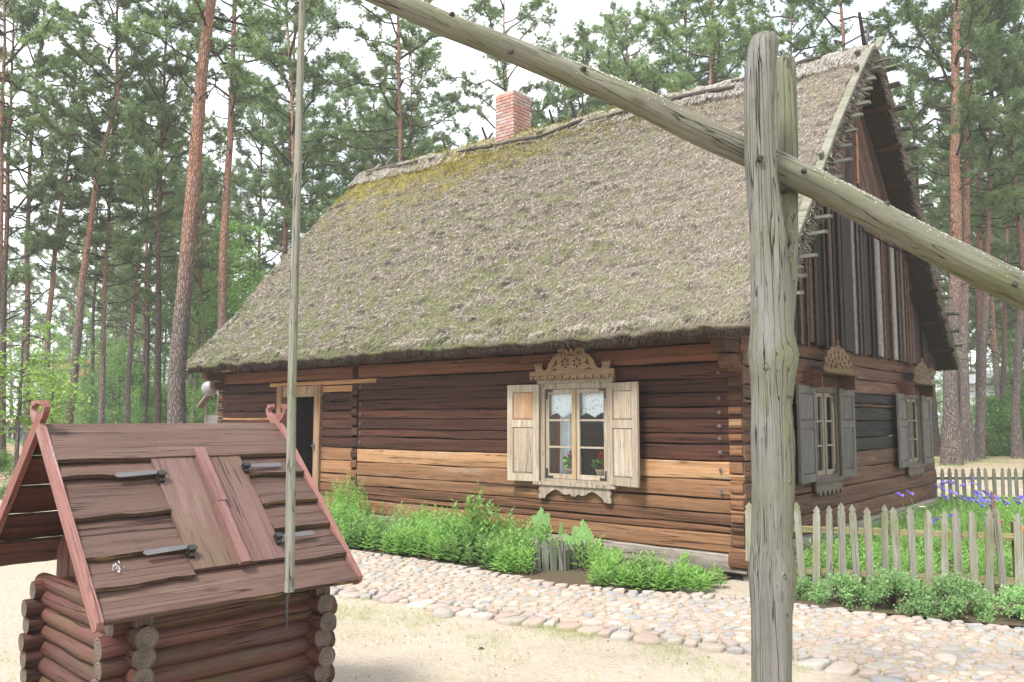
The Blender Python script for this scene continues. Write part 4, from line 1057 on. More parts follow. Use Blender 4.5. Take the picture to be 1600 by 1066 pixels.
def window(u_or_v, z0, z1, hw, face, frame_m, sash_m, crown_loops, crown_m, zc, apron_loops, hood=False, sash2=None):
    loc, rz = (Hl(u_or_v, 0, 0), 0) if face == 'front' else (Hl(0, u_or_v, 0), math.pi/2)
    H = z1-z0; c = MB(); t = .085
    for sg in (-1, 1): c.box(min(sg*hw, sg*(hw+.0)-sg*t), max(sg*hw, sg*hw-sg*t), -.035, .16, z0, z1)
    c.box(-hw+t, hw-t, -.03, .16, z1-.07, z1+.0); c.box(-hw+t, hw-t, -.03, .16, z0, z0+.045)
    w = c.build('window', M[frame_m], house, loc, (0, 0, rz))
    ih = hw-t
    for sg in (-1, 1):
        s = MB(); x0, x1 = (sg*.012, sg*(ih-.004)) if sg > 0 else (-ih+.004, -.012); st = .045; za, zb = z0+.05, z1-.075; y0, y1 = -.012, .028
        s.box(x0, x0+st, y0, y1, za, zb); s.box(x1-st, x1, y0, y1, za, zb); s.box(x0+st, x1-st, y0+.002, y1, za, za+.055); s.box(x0+st, x1-st, y0+.002, y1, zb-.05, zb)
        hh = (zb-za-.105); zs = [za+.055+hh*k/3 for k in range(4)]
        for k in (1, 2): s.box(x0+st, x1-st, y0+.004, y1-.004, zs[k]-.011, zs[k]+.011)
        s.build('sash', M[sash_m], w)
        for k in range(3): MB().box(x0+st-.003, x1-st+.003, .010, .013, zs[k]+.0105*(k > 0), zs[k+1]-.0105*(k < 2)).build('pane', M['glass'], w)
        for cx_, cz_, dx, dz in ((x0+.004, za+.004, 1, 1), (x1-.004, za+.004, -1, 1), (x0+.004, zb-.004, 1, -1), (x1-.004, zb-.004, -1, -1)):
            if (sg > 0) == (dx < 0):
                b = MB(); b.box(min(cx_, cx_+dx*.028), max(cx_, cx_+dx*.028), -.018, -.0125, min(cz_, cz_+dz*.11), max(cz_, cz_+dz*.11)); b.box(min(cx_, cx_+dx*.10), max(cx_, cx_+dx*.10), -.0185, -.0128, min(cz_, cz_+dz*.026), max(cz_, cz_+dz*.026)); b.build('iron_corner', M['iron'], w)
    b = MB(); b.box(-.013, .013, -.032, -.0125, z0+.05, z1-.075); b.build('cover_strip', M[sash2 or sash_m], w)
    b = MB(); b.box(-hw-.06, hw+.06, -.085, -.036, z0-.03, z0+.008); b.build('sill', M[frame_m], w)
    put('apron', flat('apron', apron_loops, .022, M[frame_m]), w, (0, -.040, z0-.032))
    if hood:
        b = MB(); b.box(-.62, .62, -.24, .0, zc-.03, zc+.0); b.box(-.62, -.58, -.22, 0, zc-.2, zc-.03); b.box(.58, .62, -.22, 0, zc-.2, zc-.03); b.build('hood', M['under'], w)
        zg = MB()
        for k in range(28): x = -.60+k*.0427; zg.prism([(x, 0), (x+.02, -.035), (x+.0427, 0)], -.012, 0)
        put('tooth_strip', zg.mesh('teeth', M[crown_m]), w, (0, -.246, zc-.0)); put('carved_crown', flat('crown', crown_loops, .02, M[crown_m]), w, (0, -.20, zc+.004))
    else:
        put('carved_crown', flat('crown', crown_loops, .024, M[crown_m]), w, (0, -.075, zc)); put('tooth_strip', flat('strip', crown_strip(), .018, M[crown_m]), w, (0, -.102, zc-.0))
        b = MB(); b.box(-.56, .56, -.075, .0, zc-.02, zc+.03); b.box(-hw-.02, hw+.02, -.05, .0, z1, zc-.02); b.build('head_board', M[frame_m], w)
    return w
def shutter(hx, z0, z1, w_, sg, ang, face, ctr, mat, upper=None, lower=None):
    """hinged at hx (window coords), leaf goes to sg side"""
    def L2(x, y): 
        return (Vector((-ctr+x, y, 0)) if face == 'front' else Vector((-y, ctr+x, 0)))
    rz = (0 if face == 'front' else math.pi/2)+(-sg*ang)
    H = z1-z0; c = MB(); s = .075; t = .032
    x0, x1 = (0, w_) if sg > 0 else (-w_, 0)
    mid = z0+H*.595
    c.box(x0, x0+s, -t, 0, z0, z1); c.box(x1-s, x1, -t, 0, z0, z1)
    for a, b in ((z0, z0+.09), (mid-.045, mid+.045), (z1-.09, z1)): c.box(x0+s, x1-s, -t+.001, -.001, a, b)
    o = c.build('shutter', M[mat], house, L2(hx, -.045), (0, 0, rz))
    for a, b, m in ((z0+.09, mid-.045, lower or mat), (mid+.045, z1-.09, upper or mat)):
        p = MB(); p.box(x0+s, x1-s, -.014, -.004, a, b); g = .022
        v = [(x0+s, -.014, a), (x1-s, -.014, a), (x1-s, -.014, b), (x0+s, -.014, b), (x0+s+g, -.026, a+g), (x1-s-g, -.026, a+g), (x1-s-g, -.026, b-g), (x0+s+g, -.026, b-g)]
        p.add(v, [(4, 5, 6, 7), (0, 1, 5, 4), (1, 2, 6, 5), (2, 3, 7, 6), (3, 0, 4, 7)]); p.build('panel', M[m], o)
    return o
wc = 2.09
window(wc, .845, 2.03, .53, 'front', 'frame_grey', 'pale_wood', crown_front(), 'carved', 2.09, apron_front(), sash2='sash_orange')
shutter(-.51, .85, 2.02, .44, -1, R(10), 'front', wc, 'pale_wood', upper='pale_orange'); shutter(.50, .86, 2.01, .47, 1, R(14), 'front', wc, 'pale_wood')
for vc in (2.31, 6.31):
    window(vc, .87, 2.0, .46, 'gable', 'casing_dark', 'frame_grey', crown_gable(), 'carved_gold', 2.17, apron_gable(), hood=True)
    shutter(-.44, .87, 1.99, .62, -1, R(3), 'gable', vc, 'grey_shutter'); shutter(.44, .87, 1.99, .46, 1, R(4), 'gable', vc, 'grey_shutter')


# ================================================================== WELL SWEEP (post, beam, pole)
pb = at(1204, 1172, 4.0); pb.z = 0; base = Vector((pb.x, 4.0, 0))
sweep = thing('well_sweep', 'tall grey forked post carrying a long slanting beam and a hanging pole', 'well sweep', base)
def resample(P, Rr, st):
    p2, r2 = [], []
    for i in range(len(P)-1):
        k = max(1, int((P[i+1]-P[i]).length/st))
        for j in range(k):
            f = j/k; f2 = f*f*(3-2*f); p2.append(P[i].lerp(P[i+1], f)); r2.append(Rr[i]+(Rr[i+1]-Rr[i])*f2)
    return p2+[P[-1]], r2+[Rr[-1]]
k_ = 4.0/1296/2
front = [(1204, 1172, 60), (1205, 1066, 61), (1205, 960, 62), (1207, 895, 72), (1206, 850, 62), (1208, 760, 65), (1207, 690, 66), (1205, 635, 61), (1207, 588, 68), (1207, 556, 78), (1205, 515, 65), (1204, 440, 60), (1200, 380, 56), (1193, 305, 51), (1188, 245, 48), (1186, 170, 48), (1187, 110, 49), (1192, 75, 47), (1196, 62, 43), (1196, 56, 36)]
P = [at(x, y, 4.0)-base for x, y, w in front]; P[0].z = -.1; Rr = [w*k_ for x, y, w in front]
P, Rr = resample(P, Rr, .07); m = MB(); m.tube(P, Rr, 28, rough=.07, seed=3)
back = [(1222, 520, 34, 4.06), (1228, 450, 34, 4.12), (1231, 380, 32, 4.2), (1231, 300, 32, 4.27), (1230, 200, 33, 4.3), (1228, 120, 33, 4.3), (1227, 97, 31, 4.3), (1227, 91, 25, 4.3)]
Q = [at(x, y, Y)-base for x, y, w, Y in back]; Qr = [w*Y/1296/2 for x, y, w, Y in back]; Q, Qr = resample(Q, Qr, .07); m.tube(Q, Qr, 20, rough=.06, seed=8)
for x, y, r in ((1188, 573, 9), (1217, 571, 7), (1226, 752, 5), (1192, 884, 8), (1214, 893, 6)):       # knots
    c = at(x, y, 4.0)-base; rr0 = float(np.interp(c.z, [p.z for p in P], Rr)); cx0 = float(np.interp(c.z, [p.z for p in P], [p.x for p in P]))
    c.y = -math.sqrt(max(rr0**2-(c.x-cx0)**2, 0))*.96; r_ = r*k_*1.15; dirn = Vector((c.x-cx0, c.y, 0)).normalized()
    MK = Matrix.Translation(c) @ dirn.to_track_quat('Z', 'Y').to_matrix().to_4x4()
    m.lathe([(r_*1.6, -.012), (r_*1.2, .003), (r_*.9, .006), (r_*.7, .001)], 12, 0, M=MK); m.lathe([(r_*.7, .002), (r_*.45, -.002), (0, -.001)], 12, 1, M=MK)
m.build('forked_post', [M['post'], M['stick']], sweep)
# one long drying crack down the front of the post
cr = MB(); pts = [at(x, y, 4.0-.0)-base for x, y in ((1201, 575), (1203, 640), (1205, 720), (1204, 800), (1205, 900), (1206, 1010), (1205, 1100))]
def prad(z): return float(np.interp(z, [p.z for p in P], Rr)), float(np.interp(z, [p.z for p in P], [p.x for p in P]))
vs = []
for i in range(60):
    z = pts[0].z+(pts[-1].z-pts[0].z)*i/59; r_, cxx = prad(z); x = float(np.interp(-z, [-p.z for p in pts], [p.x for p in pts]))+.003*nz(z*9); w = .0045*math.sin(math.pi*i/59)**.4+.001
    yy = -math.sqrt(max(r_*r_-(x-cxx)**2, 0))*1.0-.0035+r_*.02*0; vs += [(x-w, yy, z), (x+w, yy, z)]
cr.add(vs, [(2*i, 2*i+2, 2*i+3, 2*i+1) for i in range(59)])
# the beam
bw = [(430, -84, 3.88, 38), (465, -68, 3.9, 38), (600, -6, 3.97, 38), (700, 41, 4.02, 39), (800, 70+8, 4.05, 40), (1010, 164, 4.10, 43), (1123, 219, 4.13, 45), (1210, 258, 4.15, 46), (1280, 290, 4.17, 46), (1370, 338, 4.2, 48), (1460, 386, 4.23, 50), (1540, 426, 4.26, 52), (1600, 456, 4.3, 54), (1760, 530, 4.36, 60), (1900, 596, 4.42, 64)]
B = [at(x, y, Y) for x, y, Y, w in bw]; Br = [w*Y/1296/2*1.0 for x, y, Y, w in bw]; B, Br = resample(B, Br, .09)
dirx = (B[-1]-B[0]).normalized(); rot = dirx.to_track_quat('X', 'Z'); org = B[0]
m = MB(); loc = [rot.inverted() @ (p-org) for p in B]; m.tube(loc, Br, 24, rough=.10, seed=5, capmi=1)
for s_, az in ((.9, 1.9), (1.25, .6), (1.62, 1.5), (2.1, 2.4), (2.9, 1.2), (3.3, 2.0), (4.1, .9)):
    i = min(range(len(loc)), key=lambda k: abs(loc[k].x-s_)); r_ = Br[i]; c = loc[i]+Vector((0, -math.cos(az-1.2)*r_, math.sin(az-1.2)*r_))*.96
    dd = Vector((.25, -math.cos(az-1.2), math.sin(az-1.2))).normalized(); m.tube([c-dd*.02, c+dd*.012, c+dd*.022], [.018, .014, .006], 8, mi=2)
m.build('sweep_beam', [M['beam'], M['end_log'], M['stick']], sweep, org-base, rot.to_euler())
# lichen crumbs along the top of the thick end
lm = MB(); rl = random.Random(6); LP = []; LD = []
for k in range(1500):
    x = rl.uniform(1.6, loc[-1].x) if rl.random() < .8 else rl.uniform(.3, 2); i = min(range(len(loc)), key=lambda q: abs(loc[q].x-x)); a = rl.gauss(1.25, .42); r_ = Br[i]*1.0
    d_ = Vector((0, -math.cos(a), math.sin(a))); c = loc[i]+Vector((x-loc[i].x, 0, 0))+d_*r_*1.0; q = rl.uniform(.0018, .0042)
    v = [c+Vector((q, 0, 0)), c+Vector((-q, 0, 0)), c+Vector((0, -q*d_.z, -q)), c+Vector((0, q*d_.z, q)), c+d_*q]; lm.add(v, [(0, 3, 4), (3, 1, 4), (1, 2, 4), (2, 0, 4)])
nt = NT('lichen'); M['lichen'] = nt.done((.55, .56, .48), .95, .1)
tag(lm.build('lichen', M['lichen'], sweep, org-base, rot.to_euler()), kind='stuff')
# pole hanging from the light end, resting against the well roof
pp = [(475, -80, 3.90, 10), (472.5, 0, 3.9, 11), (469, 120, 3.9, 12), (465, 281, 3.88, 13), (459, 480, 3.86, 14), (456, 600, 3.84, 14), (454.5, 750, 3.82, 15), (452, 925, 3.80, 15.5)]
Pp = [at(x, y, Y) for x, y, Y, w in pp]; pr = [w*Y/1296/2 for x, y, Y, w in pp]; Pp, pr = resample(Pp, pr, .12)
m = MB(); m.tube([p-Pp[-1] for p in Pp], pr, 12, rough=.08, seed=2, capmi=1); m.build('hanging_pole', [M['pole'], M['end_log']], sweep, Pp[-1]-base)
m = MB(); m.tube([(0, 0, .02), (-.006, -.012, -.04), (-.004, -.01, -.17)], [.008, .007, .004], 6); m.tube([(-.02, 0, .012), (0, -.02, .012), (.02, 0, .012), (0, .02, .012), (-.02, 0, .012)], .004, 5); m.build('pole_hook', M['iron'], sweep, Pp[-1]-base)
# bolt and axle pin
c = at(1180, 256, 4.0)-base; m = MB(); m.tube([c+Vector((0, -.02, 0)), c+Vector((0, -.09, -.003))], [.014, .013], 10); m.tube([c+Vector((0, -.085, 0)), c+Vector((0, -.098, -.003))], [.017, .014], 6); m.build('axle_bolt', M['iron'], sweep)
a_, b_ = at(1214, 285, 3.98)-base, at(1224, 302, 4.28)-base; MB().tube([a_, b_], .016, 8).build('axle_pin', M['iron'], sweep)

# ================================================================== WELL HOUSE
WY = R(43.5); d0 = ray(155, 975); A = Vector((0, 0, EYE))+d0*(3.3/d0.y); A.z = .807
# local frame: x = U (right-away), y = V (left-away)
well = thing('well_house', 'low red stained log well with steep plank roof and closed hatch', 'well', (A.x, A.y, 0), math.pi/2-WY)
HWD, EZ, RZ, RL = .781, .80, 1.555, 1.20
rw = random.Random(12)
def wlog(name, a, b, r, mat='well_log', seed=0):
    a, b = Vector(a), Vector(b); L_ = (b-a).length; m = MB(); n = 12
    pts = [(L_*i/n, .006*nz(seed+i*.4), .005*nz(seed+20+i*.4)) for i in range(n+1)]
    rr_ = [r*(1+.05*nz(seed+i*.5, 7)) for i in range(n+1)]
    m.tube(pts, rr_, 12, capmi=1, rough=.07, seed=seed)
    q = (b-a).to_track_quat('X', 'Z')
    return m.build(name, [M[mat], M['end_log']], well, a, q.to_euler())
zc = .71; k = 0
wlog('log', (.10, .16, .748), (1.14, .16, .748), .046, seed=300); wlog('log', (.2, .06, .775), (.2, 1.3, .775), .04, seed=310); wlog('log', (1.06, .06, .775), (1.06, 1.3, .775), .04, seed=320); wlog('log', (.12, 1.19, .752), (1.16, 1.19, .752), .046, seed=330)
while zc > -.05:
    wlog('log', (.06+rw.uniform(-.02, .015), .155, zc-.04), (1.17+rw.uniform(-.01, .02), .155, zc-.04), .047+rw.uniform(-.003, .003), seed=k*3+1)
    wlog('log', (.11+rw.uniform(-.03, .01), 1.19, zc-.04), (1.17, 1.19, zc-.04), .047+rw.uniform(-.003, .003), seed=k*3+40)
    wlog('log', (.20, .03+rw.uniform(-.02, .02), zc), (.20, 1.31+rw.uniform(-.02, .03), zc), .046+rw.uniform(-.003, .003), seed=k*3+80)
    wlog('log', (1.06, .03+rw.uniform(-.025, .02), zc), (1.06, 1.31, zc), .046+rw.uniform(-.003, .003), seed=k*3+120)
    zc -= .081; k += 1
SLW = math.hypot(HWD, RZ-EZ); ang = math.atan2(RZ-EZ, HWD)
def slope_M(side):
    """maps (s along U, height above slope as -y.., t up the slope as z) : build boards in x=s, z=t, y=-h"""
    if side > 0: o, up, nn = Vector((0, 0, EZ)), Vector((0, math.cos(ang), math.sin(ang))), Vector((0, math.sin(ang), -math.cos(ang)))
    else: o, up, nn = Vector((RL, 2*HWD, EZ)), Vector((0, -math.cos(ang), math.sin(ang))), Vector((0, -math.sin(ang), -math.cos(ang)))
    return Matrix(((side, 0, 0, o.x), (0, nn.y, up.y, o.y), (0, nn.z, up.z, o.z), (0, 0, 0, 1)))
def wboard(s0, s1, t0, t1, side=1, mat='well_board', wavy=.012, lift=.028, th=.024, name='roof_board', seed=0., under=None):
    """weather board: lower edge stands proud, waney"""
    MM = slope_M(side); m = MB(); n = max(4, int((s1-s0)/.03)); vs = []
    for i in range(n+1):
        s = s0+(s1-s0)*i/n; dt = wavy*(nz(s*5+seed, seed)+.6*nz(s*13+seed, 3))
        lo = t0+dt; l2 = lift*(1+.25*nz(s*4, seed))
        vs += [(s, -l2, lo+.012), (s, -(l2+th), lo), (s, -(th*.7+.004), t1), (s, -.002, t1), (s, -(l2+th*.25), lo-.006)]
    fs = []; mi = []
    for i in range(n):
        a, b = i*5, i*5+5
        fs.append((a+1, b+1, b+2, a+2)); mi.append(0); fs.append((a+2, b+2, b+3, a+3)); mi.append(0)
        fs.append((a+3, b+3, b, a)); mi.append(2); fs.append((a+4, b+4, b+1, a+1)); mi.append(1); fs.append((a, b, b+4, a+4)); mi.append(1)
    fs += [(0, 4, 1, 2, 3)[::-1], tuple(n*5+q for q in (0, 4, 1, 2, 3))]; mi += [0, 0]
    if side > 0: pass
    M3 = MM
    for f, q in zip(fs, mi): m.f.append(list(f)); m.m.append(q); m.s.append(False)
    c = Vector(((s0+s1)/2, 0, (t0+t1)/2)); m.v = [tuple(Vector(p)-c) for p in vs]
    return m.build(name, [M[mat], M['bark_edge'], M['well_under']], well, (MM @ c), MM.to_euler())
wboard(0, RL, .835, SLW+.012, seed=1.3, wavy=.005, lift=.03)
for s0, s1, rows in ((.0, .415, ((.735, .845), (.50, .75), (.285, .52), (.135, .305))), (.875, RL, ((.70, .845), (.505, .72), (.335, .52), (.14, .35)))):
    for j, (t0, t1) in enumerate(rows): wboard(s0, s1, t0, t1, seed=s0*9+j*2.3, wavy=.013)
wboard(0, RL, -.015, .165, seed=6.1, wavy=.008, lift=.02)
for j in range(5): wboard(0, RL, .01+j*.215, .235+j*.215, side=-1, seed=j*3.7, wavy=.012)
# close the gap under hatch
MS = slope_M(1)
m = MB(); m.box(.40, .89, -.012, .0, .13, .86); m.build('roof_lining', M['well_under'], well, MS.to_translation(), MS.to_euler())
def slope_part(name, mb, mat, h=0.): return mb.build(name, mat, well, MS.to_translation(), MS.to_euler())
def hatchboard(name, s0, s1, t0, t1, h, th, mat):
    m = MB(); c = Vector(((s0+s1)/2, 0, (t0+t1)/2)); hx, hz = (s1-s0)/2, (t1-t0)/2
    m.box(-hz, hz, -th/2, th/2, -hx, hx); 
    return m.build(name, M[mat], well, MS @ (c+Vector((0, -h, 0))), (MS.to_quaternion() @ Matrix.Rotation(R(90), 3, 'Y').to_quaternion()).to_euler())
hb = hatchboard('hatch_door', .417, .648, .168, .848, .036, .02, 'well_hatch'); hb['label'] = 'left hatch board with knot'
hatchboard('hatch_door', .652, .872, .168, .848, .036, .02, 'well_hatch')
o = hatchboard('hatch_batten', .636, .686, .52, .872, .062, .028, 'hatch_red'); o = hatchboard('hatch_batten', .626, .676, .155, .519, .060, .026, 'hatch_red')
for s, t, dr in ((.422, .71, -1), (.428, .262, -1), (.866, .742, 1), (.862, .277, 1)):
    m = MB(); x0, x1 = (s-.205, s-.005) if dr < 0 else (s+.005, s+.205)
    tip = x0 if dr < 0 else x1; rt = x1 if dr < 0 else x0
    m.prism([(tip+dr*-.0, -.004), (tip-dr*.012, -.014), (rt, -.011), (rt, .011), (tip-dr*.012, .014), (tip, .004)] if dr > 0 else [(tip, -.004), (tip+.012, -.014), (rt, -.011), (rt, .011), (tip+.012, .014), (tip, .004)], -.003, 0, M=Matrix.Rotation(R(-2.5 if dr < 0 else 0), 4, 'Y'))
    m.v = [(a-s, b, c) for a, b, c in m.v]
    m.build('hinge', M['steel'], well, MS @ Vector((s, -.062, t)), MS.to_euler())
    m = MB(); m.box(-.012, .012, -.012, .02, -.035, -.005); m.box(-.016, .016, -.03, .0, -.014, .012); m.tube([(-.02, -.022, 0), (.024, -.022, 0)], .006, 6); m.build('hinge_knuckle', M['iron'], well, MS @ Vector((s, -.052, t)), MS.to_euler())
m = MB(); rq = random.Random(5)
for k in range(16):
    a_, q_ = rq.gauss(0, .016), rq.gauss(0, .012); r_ = rq.uniform(.0015, .0055)*math.exp(-abs(a_)*14); n_ = 9; st_ = rq.choice((1, 1, 1.8, 3.0)); ph = rq.uniform(0, 1)
    m.add([(a_+r_*math.cos(6.283*i/n_)*rq.uniform(.6, 1.3), -.0+k*-.00006, q_+r_*st_*math.sin(6.283*i/n_)*rq.uniform(.6, 1.3)) for i in range(n_)], [tuple(range(n_))])
nt = NT('dried splash'); M['splash'] = nt.done((.28, .27, .28), .9)
tag(m.build('white_splash', M['splash'], well, MS @ Vector((.11, -.047, .235)), MS.to_euler()), kind='stuff')
# gable boards
for g in (.31, .96):
    for k, (v0, v1) in enumerate(((.14, .33), (.335, .62), (.625, .96), (.965, 1.25), (1.255, 1.42))):
        poly = [(v0, .765+.01*nz(k)), (v1, .77-.01*nz(k, 4)), (v1, 2), (v0, 2)]
        for (va, za), (vb, zb) in (((0, EZ), (HWD, RZ-.01)), ((HWD, RZ-.01), (2*HWD, EZ))):
            nx, nzv = -(zb-za), (vb-va); q = math.hypot(nx, nzv); poly = clip(poly, (nx/q, nzv/q), (nx*va+nzv*za)/q-.012)
        if len(poly) > 2:
            b = MB(); b.prism([(p[1], -p[0]) for p in poly], -.009, .009); o = b.build('gable_board', M['well_red'], well)
            # grain vertical: local X = up
            o.matrix_local = Matrix(((0, 1, 0, g+.003*(k % 2)), (0, 0, -1, 0), (1, 0, 0, 0), (0, 0, 0, 1)))
# barge boards with curled finials
def barge(s, side, mat, ext=.105, low=.05, w=.062, hook=True):
    MM = slope_M(side); m = MB(); L0 = -low; L1 = SLW+ext; m2 = []
    out = [(L0, -w/2), (L1-.04, -w/2)]
    if hook: out += [(L1-.01, -w/2-.004), (L1+.02, -w/2+.002), (L1+.035, -w/2+.016), (L1+.038, w/2-.008), (L1+.024, w/2+.006), (L1+.006, w/2+.004), (L1+.004, w/2-.012), (L1+.016, w/2-.012), (L1+.02, .0), (L1+.008, -.01), (L1-.03, -.002), (L1-.05, w/2)]
    out += [(L0, w/2), (L0-.014, 0)]
    m.prism(out, -.013, .013)
    o = m.build('barge_board', M[mat], well)
    # local x -> up slope, local z -> out of slope (away from roof), y -> along U
    up = MM.to_3x3() @ Vector((0, 0, 1)); nn = MM.to_3x3() @ Vector((0, -1, 0)); U_ = up.cross(nn)*-1
    p = MM.to_translation(); p.x = s; p = p+nn*.020
    yv = nn.cross(up)
    o.matrix_local = Matrix(((up.x, yv.x, nn.x, p.x), (up.y, yv.y, nn.y, p.y), (up.z, yv.z, nn.z, p.z), (0, 0, 0, 1)))
    return o
barge(-.014, 1, 'well_pink', low=.02); barge(-.014, -1, 'well_red'); barge(RL+.010, 1, 'well_pink', low=.008); barge(RL+.014, -1, 'well_red')


# ================================================================== FENCES
fr = random.Random(31)
def picket_me(w, h, mat, t=.02):
    m = MB(); a = w/2; rot = Matrix.Identity(4)
    pl_ = [(-a, 0), (a, 0), (a, h-.085), (a*.62, h-.07), (a, h-.048), (0, h), (-a, h-.048), (-a*.62, h-.07), (-a, h-.085)]
    m.prism(pl_, -t/2, t/2); return m.mesh('picket', mat)
pk = [picket_me(w, .78, M['picket']) for w in (.060, .064, .056, .066)]
pkd = [picket_me(w, .72, M['picket_dark']) for w in (.06, .055)]
F0, F1 = Vector((2.34, 7.93, 0)), Vector((5.35, 7.02, 0)); fd = (F1-F0); fl = fd.length; fd.normalize(); fa = math.atan2(fd.y, fd.x)
fence = thing('picket_fence', 'grey lichened picket fence in front of the garden beside the house', 'fence', F0, fa)
x = -.10; k = 0
while x < fl:
    if k == 0: o = put('picket', picket_me(.07, .55, M['picket']), fence, (x, -.02, .27), (0, R(1), 0))
    elif x > .02: put('picket', pk[k % 4], fence, (x, -.02+fr.uniform(-.004, .004), .035+fr.uniform(-.028, .02)), (fr.uniform(-.03, .03), fr.uniform(-.04, .04), fr.uniform(-.08, .08)))
    x += .1185+fr.uniform(-.006, .006); k += 1
for z in (.20, .58): MB().box(-fl/2, fl/2, -.015, .02, -.028, .028).build('rail', M['rail'], fence, (fl/2, .008, z))
for x in (.10, 2.16, fl): MB().box(-.038, .038, -.03, .03, -.1, .70).build('post', M['fence_post'], fence, (x, .062, 0))
fence2 = thing('picket_fence', 'dark old picket fence at the back of the garden by the far house corner', 'fence', (7.36, 14.55, gz(7.36, 14.5)), 0)
x = 0; k = 0
while x < 5.2:
    put('picket', pkd[k % 2], fence2, (x, -.02, .03+fr.uniform(-.012, .012)), (fr.uniform(-.03, .03), fr.uniform(-.03, .03), 0)); x += .128+fr.uniform(-.008, .008); k += 1
for z in (.22, .56): MB().box(-2.6, 2.6, -.012, .015, -.022, .022).build('rail', M['picket_dark'], fence2, (2.6, .01, z))
for x in (.0, 1.72, 3.5, 5.2): MB().box(-.035, .035, -.03, .03, -.1, .66).build('post', M['picket_dark'], fence2, (x, .05, 0))
# knee-high fence in the flower bed
pks = [picket_me(w, h, M['picket_dark'], .016) for w, h in ((.075, .36), (.07, .34), (.06, .30))]
g0 = gnd(840, 893); g1 = gnd(876, 893); g1.y = g0.y-.0
mini = thing('low_picket_fence', 'knee-high old picket enclosure round a big leaved plant by the wall', 'fence', g0, R(-10))
for k in range(4): put('picket', pks[k % 2], mini, (k*.088, 0, -.01+.01*fr.random()), (0, fr.uniform(-.06, .06), 0))
for k in range(6): put('picket', pks[2], mini, (.31+k*.065, .06+k*.085, 0), (0, fr.uniform(-.06, .06), R(48)))
for k in range(4): put('picket', pks[1], mini, (-.02-k*.05, .08+k*.09, -.02), (0, fr.uniform(-.05, .05), R(-60)))
MB().box(-.19, .19, .01, .03, -.015, .015).build('rail', M['picket_dark'], mini, (.13, 0, .24)); 
MB().box(-.27, .27, .01, .025, -.015, .015).build('rail', M['picket_dark'], mini, (.47, .27, .2), (0, 0, R(52)))

# ================================================================== FLOWER BED, GARDEN
def ground_sheet(name, poly, mat, z=.012):
    m = MB(); xs_ = [p[0] for p in poly]; m.add([(p[0], p[1], z) for p in poly], [tuple(range(len(poly)))]); return tag(m.build(name, mat), kind='structure')
bed_f = [(x, y-.02) for x, y in UP if -3.2 < x < 2.0]
bedpoly = bed_f+[tuple(W(.1, -.02, 0)[:2]), tuple(W(6.6, -.02, 0)[:2])]
ground_sheet('flower_bed_soil', bedpoly, M['soil'])
gardpoly = [(2.5, 7.18), (3.1, 6.95), (3.84, 6.58), (4.9, 6.28), (6.5, 6.2), (9, 7), (13.5, 14.6), (7.3, 14.6), tuple(W(-.02, 7.7, 0)[:2]), tuple(W(-.02, .1, 0)[:2]), (2.35, 8.0)]
ground_sheet('garden_soil', gardpoly, M['soil'], .010)
def stems(bases, H, nleaf, ll, lw, mat, name, seed, lean=.25, up=.6, flower=None):
    """leafy upright stems -> (V,F)"""
    g = np.random.default_rng(seed); Ps, Ds, Ns, Ls, Ws = [], [], [], [], []
    for (x, y, z), h in zip(bases, H):
        az = g.uniform(0, 6.28); ln = g.uniform(0, lean)*h; tip = np.array([math.cos(az)*ln, math.sin(az)*ln, h])
        t = (np.arange(nleaf)+g.random(nleaf)*.7)/nleaf; t = .12+.88*t; a = np.arange(nleaf)*2.4+g.uniform(0, 6)
        p = np.array([x, y, z])+t[:, None]**np.array([1.6, 1.6, 1])*tip
        d = np.stack([np.cos(a), np.sin(a), up*(.3+t*1.4)], 1); Ps.append(p); Ds.append(d); Ns.append(np.stack([np.cos(a)*-.6, np.sin(a)*-.6, np.ones(nleaf)], 1)+g.normal(size=(nleaf, 3))*.2)
        s = (1-.55*t)*g.uniform(.75, 1.2, nleaf); Ls.append(ll*s); Ws.append(lw*s)
    return leaves(np.concatenate(Ps), np.concatenate(Ds), np.concatenate(Ns), np.concatenate(Ls), np.concatenate(Ws), fold=.15)
def stalks(bases, H, mat, r=.003, lean=.1, seed=1):
    m = MB(); g = random.Random(seed)
    for (x, y, z), h in zip(bases, H): m.tube([(x, y, z), (x+g.uniform(-lean, lean)*h*.5, y+g.uniform(-lean, lean)*h*.5, z+h*.95)], [r, r*.5], 3, cap=False)
    return m
g = np.random.default_rng(8); bs = []; hs = []
while len(bs) < 1250:
    u = g.uniform(-.0, 7.2); v = -g.uniform(.35, 1.55); p = W(u, v, 0)
    if p.x > 2.12 or p.y > yat(UP, p.x)+3 or p.y < yat(UP, p.x)+.05: continue
    px = 800+1296*p.x/p.y; edge = p.y-yat(UP, p.x)
    if 830 < px < 925 and edge < .8: continue
    if g.random() < .5 and nz(p.x*1.7+3, p.y*1.7, 2) > .18: continue
    h = .16+.13*min(edge/.4, 1)+.16*nz(p.x*1.9, p.y*1.9)+.05*nz(p.x*5, p.y*5)
    if px < 830: h += .11
    if px > 940: h = min(h, .24)
    if px > 1080: h *= .8
    if edge > .75 and g.random() < .35: continue
    if v > -.55 and px > 900 and g.random() < .6: continue
    bs.append(tuple(p)); hs.append(h*g.uniform(.8, 1.15))
sel = [nz(b[0]*1.4, b[1]*1.9, 7)+.25*nz(b[0]*6, b[1]*6, 2) > .09 for b in bs]
b1 = [b for b, q in zip(bs, sel) if not q]; h1 = [h for h, q in zip(hs, sel) if not q]; b2 = [b for b, q in zip(bs, sel) if q]; h2 = [h*.8 for h, q in zip(hs, sel) if q]
v_, f_ = stems(b1, h1, 18, .115, .031, None, 'x', 3, lean=.4)
